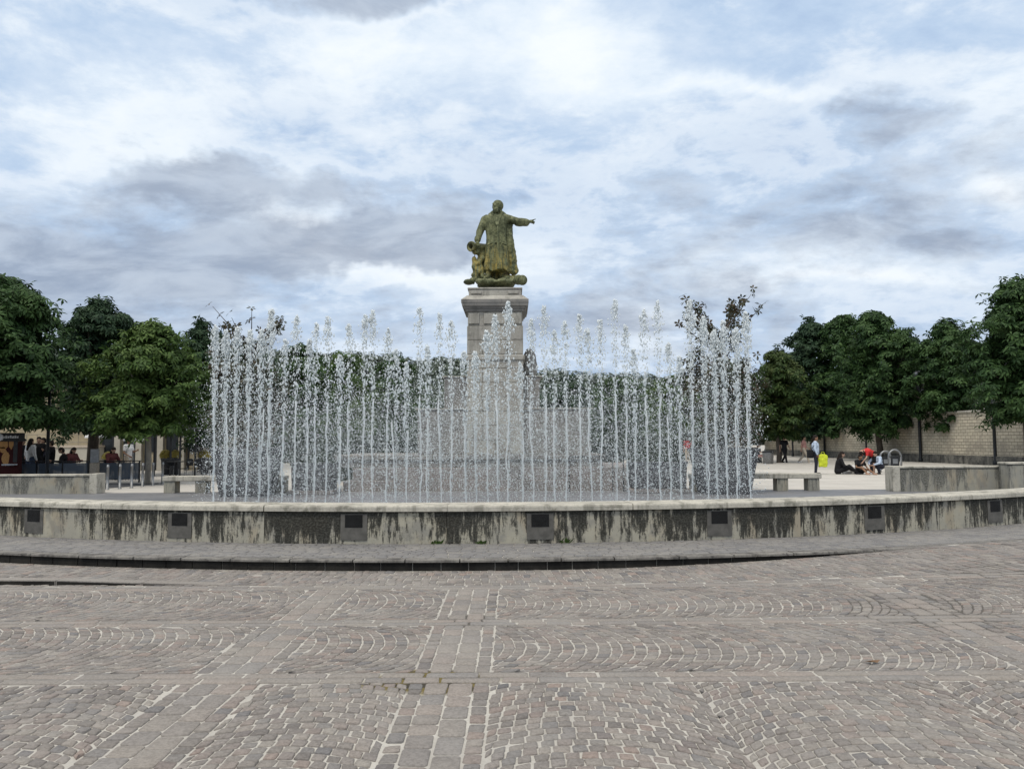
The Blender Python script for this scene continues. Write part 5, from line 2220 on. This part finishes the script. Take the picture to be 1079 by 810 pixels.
    tub(114, 478, 39, 'yellow flower tub behind the seated person in maroon')

    # tables and chairs
    def table(px, Y, label):
        p = at(px, 480, Y)
        o = thing('cafe_table', label, 'table', (p.x, Y, 0), 0, 'round tables on the terrace')
        MB().lathe([(.36, .72), (.38, .725), (.38, .745), (.36, .75)]).build('tabletop', M_DARKM, o, True)
        MB().lathe([(.24, 0), (.24, .02), (.04, .05), (.035, .71), (.1, .718)]).build('pedestal', M_DARKM, o, True)
        return o

    def chair(px, Y, rz, label):
        p = at(px, 480, Y)
        o = thing('cafe_chair', label, 'chair', (p.x, Y, 0), rz, 'dark chairs on the terrace')
        MB().box((-.21, -.21, .43), (.21, .21, .46), 0, .01).build('seat', M_DARKM, o)
        MB().box((-.21, .19, .56), (.21, .215, .86), 0, .01).build('backrest', M_DARKM, o)
        for sx in (-1, 1):
            MB().tube([(sx * .19, -.19, 0), (sx * .19, -.19, .43)], .014, 6).build('leg', M_STEEL, o)
            MB().tube([(sx * .19, .2, 0), (sx * .19, .2, .56)], .014, 6).build('leg', M_STEEL, o)
    table(72, 33.2, 'round dark table in front of the seated woman with long hair')
    table(126, 33.6, 'round dark table between the maroon guest and the man in white')
    table(186, 33.5, 'round dark table right of the pale tree trunk, under the awning')
    table(206, 33.0, 'round dark table nearest the water jets, under the awning')
    chair(178, 33.3, .4, 'dark café chair at the left of the awning tables')
    chair(196, 33.4, -.5, 'dark café chair between the two awning tables')
    chair(214, 32.8, 1.2, 'dark café chair nearest the water jets')


build_terrace()


# ------------------------------------------------------------------ people
def person(px, py, label, pose, top, low, skin=None, hair=None, rz=0., scale=1., Y=None, shoes=None, longhair=False, shorts=False, sleeves='short', skirt=False, cap=None):
    skin = skin or M_SKIN
    hair = hair or M_HAIR
    if Y is None:
        p = gp(px, py)
    else:
        p = Vector((at(px, 480, Y).x, Y, 0))
    # joints; the figure faces -Y
    J = dict(hipL=(-.095, 0, .90), hipR=(.095, 0, .90), kneeL=(-.10, -.02, .48), kneeR=(.10, -.02, .48), ankL=(-.105, .02, .075), ankR=(.105, .02, .075),
             pel=(0, 0, .95), chest=(0, 0, 1.28), neck=(0, 0, 1.46), head=(0, -.02, 1.60),
             shL=(-.185, 0, 1.40), shR=(.185, 0, 1.40), elL=(-.25, .02, 1.12), elR=(.25, .02, 1.12), haL=(-.25, -.08, .86), haR=(.25, -.08, .86), foot=(0, -1, 0))
    footdir = Vector((0, -1, 0))
    if pose == 'walk':
        J.update(kneeL=(-.09, -.2, .5), ankL=(-.09, -.30, .08), kneeR=(.09, .08, .47), ankR=(.09, .36, .14), elL=(-.24, .12, 1.12), haL=(-.24, .12, .88), elR=(.24, -.08, 1.12), haR=(.22, -.26, .95))
    elif pose == 'sit':
        dz = -.43
        for k in ('hipL', 'hipR', 'pel', 'chest', 'neck', 'head', 'shL', 'shR'):
            a_ = J[k]
            J[k] = (a_[0], a_[1] + .04, a_[2] + dz)
        J.update(kneeL=(-.11, -.42, .49), kneeR=(.11, -.42, .49), ankL=(-.11, -.40, .075), ankR=(.11, -.36, .075), elL=(-.26, -.08, .72), elR=(.26, -.08, .72), haL=(-.14, -.34, .74), haR=(.12, -.36, .76), head=(0, -.05, 1.16))
    elif pose == 'ground':
        dz = -.80
        for k in ('hipL', 'hipR', 'pel', 'chest', 'neck', 'head', 'shL', 'shR'):
            a_ = J[k]
            J[k] = (a_[0], a_[1] - (a_[2] - .9) * .22, a_[2] + dz)
        J.update(kneeL=(-.15, -.42, .34), kneeR=(.16, -.44, .24), ankL=(-.12, -.72, .08), ankR=(.2, -.80, .08), elL=(-.28, -.22, .34), elR=(.28, -.22, .34), haL=(-.16, -.44, .32), haR=(.16, -.46, .28))
    elif pose == 'bend':
        J.update(pel=(0, .10, .92), hipL=(-.1, .1, .88), hipR=(.1, .1, .88), kneeL=(-.1, .02, .47), kneeR=(.1, .04, .47), chest=(0, -.22, 1.06), neck=(0, -.40, 1.07), head=(0, -.52, 1.02),
                 shL=(-.17, -.34, 1.05), shR=(.17, -.34, 1.05), elL=(-.2, -.42, .78), elR=(.2, -.44, .78), haL=(-.12, -.55, .58), haR=(.12, -.58, .58))
    elif pose == 'crouch':
        for k, v_ in dict(pel=(0, .1, .34), hipL=(-.1, .08, .32), hipR=(.1, .08, .32), chest=(0, -.05, .6), neck=(0, -.14, .76), head=(0, -.2, .88), shL=(-.17, -.12, .72), shR=(.17, -.12, .72),
                          kneeL=(-.16, -.32, .46), kneeR=(.16, -.32, .46), ankL=(-.13, -.14, .08), ankR=(.13, -.14, .08), elL=(-.26, -.3, .5), elR=(.26, -.3, .5), haL=(-.1, -.48, .42), haR=(.1, -.48, .42)).items():
            J[k] = v_
    elif pose == 'talk':
        J.update(elR=(.26, -.06, 1.14), haR=(.16, -.32, 1.22), elL=(-.26, 0, 1.12), haL=(-.18, -.22, .98))
    V = {k: Vector(v) for k, v in J.items()}
    b = MB()
    up = (V['head'] - V['neck']).normalized()
    hd = V['head']
    b.ell(hd + up * .02, .078, .098, .118, 12, 10)
    b.ell(hd + Vector((0, -.03, -.06)), .055, .06, .05)
    b.capsule(hd + Vector((0, -.095, .012)), hd + Vector((0, -.112, -.02)), .011, .015, 6)
    for s_ in (-1, 1):
        b.ell(hd + Vector((s_ * .078, .005, 0)), .014, .022, .03, 8, 6)
    b.capsule(V['neck'] + up * -.04, hd + up * -.06, .058, .052)
    b.capsule(V['pel'], V['chest'], .135, .15)
    b.capsule(V['chest'] + Vector((-.05, 0, 0)), V['chest'] + Vector((.05, 0, 0)), .135, .135)
    b.capsule(V['shL'], V['shR'], .065, .065)
    for s_ in 'LR':
        b.capsule(V['hip' + s_], V['knee' + s_], .088, .058)
        b.capsule(V['knee' + s_], V['ank' + s_], .056, .037)
        b.capsule(V['ank' + s_] + Vector((0, .03, -.03)), V['ank' + s_] + Vector((0, -.16, -.04)), .038, .032)
        b.capsule(V['sh' + s_], V['el' + s_], .05, .038)
        b.capsule(V['el' + s_], V['ha' + s_], .038, .026)
        h_ = V['ha' + s_]
        d_ = (h_ - V['el' + s_]).normalized()
        b.capsule(h_, h_ + d_ * .065, .03, .032)
    body = remesh(b, .022, 2)
    for s_ in 'LR':
        h_ = V['ha' + s_]
        d_ = (h_ - V['el' + s_]).normalized()
        sd = d_.cross(Vector((1, 0, 0)))
        sd = sd.normalized() if sd.length > .2 else d_.cross(Vector((0, 1, 0))).normalized()
        pn = d_.cross(sd)
        for q, l_ in enumerate((.062, .075, .07, .055)):
            r0 = h_ + d_ * .07 + sd * (-.026 + .0175 * q)
            kn = r0 + d_ * l_ * .55
            body.tube([r0, kn, kn + (d_ * .8 + pn * .5) * l_ * .5], [.0088, .0082, .006], 5)
        body.tube([h_ + d_ * .02 + sd * -.028, h_ + d_ * .05 + sd * -.06, h_ + d_ * .085 + sd * -.062], [.011, .0095, .007], 5)
    o = body.build('person', skin, None, True, p, rz)
    o.scale = (scale, scale, scale)
    tag(o, label, 'person')
    # clothes
    c = MB()
    c.capsule(V['pel'] + (V['chest'] - V['pel']) * -.05, V['chest'], .155, .165)
    c.capsule(V['chest'] + Vector((-.06, 0, 0)), V['chest'] + Vector((.06, 0, 0)), .15, .15)
    c.capsule(V['shL'], V['shR'], .085, .085)
    for s_ in 'LR':
        e = V['el' + s_]
        if sleeves == 'short':
            c.capsule(V['sh' + s_], V['sh' + s_].lerp(e, .6), .072, .062)
        else:
            c.capsule(V['sh' + s_], e, .072, .056)
            c.capsule(e, e.lerp(V['ha' + s_], .92), .055, .042)
    remesh(c, .024, 2).build('top', top, o, True)
    c = MB()
    c.capsule(V['hipL'] + Vector((.02, 0, .03)), V['hipR'] + Vector((-.02, 0, .03)), .125, .125)
    for s_ in 'LR':
        kn = V['knee' + s_]
        if shorts:
            c.capsule(V['hip' + s_], V['hip' + s_].lerp(kn, .7), .112, .095)
        else:
            c.capsule(V['hip' + s_], kn, .108, .076)
            c.capsule(kn, V['ank' + s_].lerp(kn, .06), .074, .06)
    remesh(c, .024, 2).build('shorts' if shorts else 'trousers', low, o, True)
    c = MB()
    for s_ in 'LR':
        c.capsule(V['ank' + s_] + Vector((0, .035, -.035)), V['ank' + s_] + Vector((0, -.17, -.042)), .047, .04)
    c.build('shoes', shoes or M_BLACK, o, True)
    c = MB()
    c.ell(hd + up * .055 + Vector((0, .02, 0)), .092, .105, .095, 12, 8)
    c.ell(hd + Vector((0, .055, 0)), .088, .07, .10, 12, 8)
    if longhair:
        c.capsule(hd + Vector((0, .07, -.02)), V['neck'] + Vector((0, .12, -.16)), .085, .07)
        c.capsule(hd + Vector((.05, .03, -.02)), V['neck'] + Vector((.09, .04, -.1)), .045, .04)
        c.capsule(hd + Vector((-.05, .03, -.02)), V['neck'] + Vector((-.09, .04, -.1)), .045, .04)
    remesh(c, .02, 2).build('hair', hair, o, True)
    if cap:
        c = MB()
        c.ell(hd + up * .08 + Vector((0, .0, 0)), .105, .118, .075, 12, 8)
        c.ell(hd + Vector((0, -.13, .05)), .07, .09, .012, 12, 6)
        remesh(c, .016, 1).build('cap', cap, o, True)
    return o


def build_people():
    # right side of the plaza
    o = person(860, 499.5, 'man in pale blue shirt and dark trousers carrying a bright yellow bag', 'stand', M_LBLUE, M_NAVY, M_SKIND, rz=R(70), sleeves='long')
    p = o.location
    bg = thing('yellow_bag', 'bright yellow bag hanging at the standing man\'s side', 'bag', (p.x + .26, p.y - .16, .30))
    mb = MB()
    mb.frustum(.36, .16, .02, .44, .10, .50)
    mb.frustum(.44, .10, .50, .22, .05, .60)
    remesh(mb, .03, 2, lambda q, n: .03 * noise.noise(q * 7)).build('bag_body', M_HIVIS, bg, True)
    MB().tube([(-.09, 0, .58), (-.05, 0, .68), (.05, 0, .68), (.09, 0, .58)], .012, 6).build('handle', M_HIVIS, bg)
    bb = thing('shoulder_bag', 'black shoulder bag at the back of the man in pale blue', 'bag', (p.x - .24, p.y - .05, .72))
    mb = MB().box((-.13, -.15, 0), (.09, .15, .36), 0, .04)
    mb.build('bag_body', M_BLACK, bb, True)
    MB().tube([(0, -.12, .34), (.16, -.12, .68), (.2, .08, .68), (0, .1, .34)], .014, 6).build('strap', M_BLACK, bb)
    person(827, 488.5, 'walker in dark clothes left of the other walker under the right trees', 'walk', M_BLACK, M_BLACK, rz=R(20), sleeves='short')
    person(847.5, 488.5, 'walker in dusty pink top and pale trousers under the right trees', 'walk', M_PINK, M_BEIGE, rz=R(60), shoes=M_WHITE)
    person(883, 499.5, 'person all in black sitting on the ground facing right', 'ground', M_BLACK, M_BLACK, rz=R(75), sleeves='long', longhair=True, scale=1.08)
    person(904.5, 499.5, 'dark-haired person in black top with bare legs sitting on the ground', 'ground', M_BLACK, M_BLACK, M_SKIND, rz=R(15), shorts=True, scale=.95, shoes=M_SKIN)
    person(919, 499.5, 'person in red top and black shorts bending over the sitting group', 'bend', M_RED, M_BLACK, rz=R(-75), shorts=True, shoes=M_WHITE, longhair=True, scale=.95)
    person(926, 499.5, 'crouching person in pale blue top behind the person in red', 'crouch', M_LBLUE, M_NAVY, rz=R(-60), sleeves='long')
    bl = thing('blanket', 'crumpled pale cloth on the ground between the sitting people', 'blanket', (gp(894.5, 499).x, gp(894.5, 499).y, 0.01))
    mb = MB()
    mb.ell((0, 0, .1), .34, .25, .18)
    mb.ell((.15, .05, .16), .2, .2, .2)
    remesh(mb, .03, 1, lambda q, n: .05 * noise.noise(q * 8)).build('cloth', M_WHITE, bl, True)
    person(799, 488.5, 'seated person in dark top just right of the jets, left of the bin', 'sit', M_NAVY, M_PINK, rz=R(80))
    person(725, 488.5, 'person in bright red top standing beyond the jets by the right planter', 'stand', M_RED, M_BEIGE, rz=R(180))
    p = gp(799, 488.5)
    st = thing('bench_seat', 'small wooden bench under the seated person by the bin', 'bench', (p.x, p.y, 0), R(80))
    MB().box((-.6, -.2, .38), (.6, .25, .43), 0, .01).build('seat', M_BARKP, st)
    for sx in (-1, 1):
        MB().box((sx * .5 - .04, -.15, 0), (sx * .5 + .04, .2, .379)).build('leg', M_DARKM, st)

    # terrace guests
    person(23, 0, 'terrace guest in black with cap standing near the kiosk', 'talk', M_BLACK, M_BLACK, rz=R(90), Y=32.2, cap=M_BLACK, sleeves='long')
    person(32, 0, 'terrace guest in pale grey shirt with back turned', 'stand', M_WHITE, M_DENIM, rz=R(160), Y=31.8, longhair=True, sleeves='long')
    person(40.5, 0, 'tall terrace guest in black between the pale shirt and the lamp post', 'talk', M_BLACK, M_BLACK, rz=R(30), Y=32.6, sleeves='long', scale=1.04)
    person(45.5, 0, 'terrace guest in navy just left of the lamp post', 'stand', M_NAVY, M_BLACK, rz=R(-40), Y=33.2, sleeves='long', scale=1.02)
    person(54, 0, 'terrace guest in black just right of the lamp post', 'stand', M_BLACK, M_BLACK, rz=R(-80), Y=33.0, sleeves='long', scale=.95)
    seat = [(66, 33.0, 'hunched seated guest in black right of the lamp post', M_BLACK, -60, False), (76.5, 33.3, 'seated woman with long hair and dark red top on the terrace', M_MAROON, 70, True),
            (118.5, 33.4, 'seated guest in maroon left of the man in white', M_MAROON, 60, True)]
    for i, (px, Y, lab, m, rz, lh) in enumerate(seat):
        person(px, 0, lab, 'sit', m, M_BLACK, rz=R(rz), Y=Y, longhair=lh, sleeves='long', scale=1.06)
        x = at(px, 480, Y).x
        c = thing('cafe_chair', ['dark café chair under the hunched guest in black', 'dark café chair under the woman with long hair', 'dark café chair under the seated guest in maroon'][i], 'chair', (x, Y, 0), R(rz), 'dark chairs on the terrace')
        MB().box((-.21, -.17, .37), (.21, .25, .40), 0, .01).build('seat', M_DARKM, c)
        MB().box((-.21, .24, .52), (.21, .265, .84), 0, .01).build('backrest', M_DARKM, c)
        for sx in (-1, 1):
            MB().tube([(sx * .19, -.15, 0), (sx * .19, -.15, .37)], .014, 6).build('leg', M_STEEL, c)
            MB().tube([(sx * .19, .25, 0), (sx * .19, .25, .52)], .014, 6).build('leg', M_STEEL, c)
    person(135, 0, 'standing man in white shirt and dark cap on the terrace', 'talk', M_WHITE, M_BEIGE, M_SKIND, rz=R(75), Y=33.6, cap=M_BLACK)


build_people()

# fallen leaf on the setts
p = gp(919, 697, .02)
mb = MB()
mb.add([(-.055, 0, .012), (-.02, -.022, .018), (.03, -.018, .006), (.06, .004, .02), (.02, .024, .012), (-.03, .02, .008), (0, 0, .004)],
       [(0, 1, 6), (1, 2, 6), (2, 3, 6), (3, 4, 6), (4, 5, 6), (5, 0, 6)])
o = mb.build('dead_leaf', tinted('dry_leaf', (.16, .10, .06)), None, False, (p.x, p.y, gh(p.x, p.y) + .014))
tag(o, 'single curled brown dead leaf lying on the cobblestones', 'leaf')
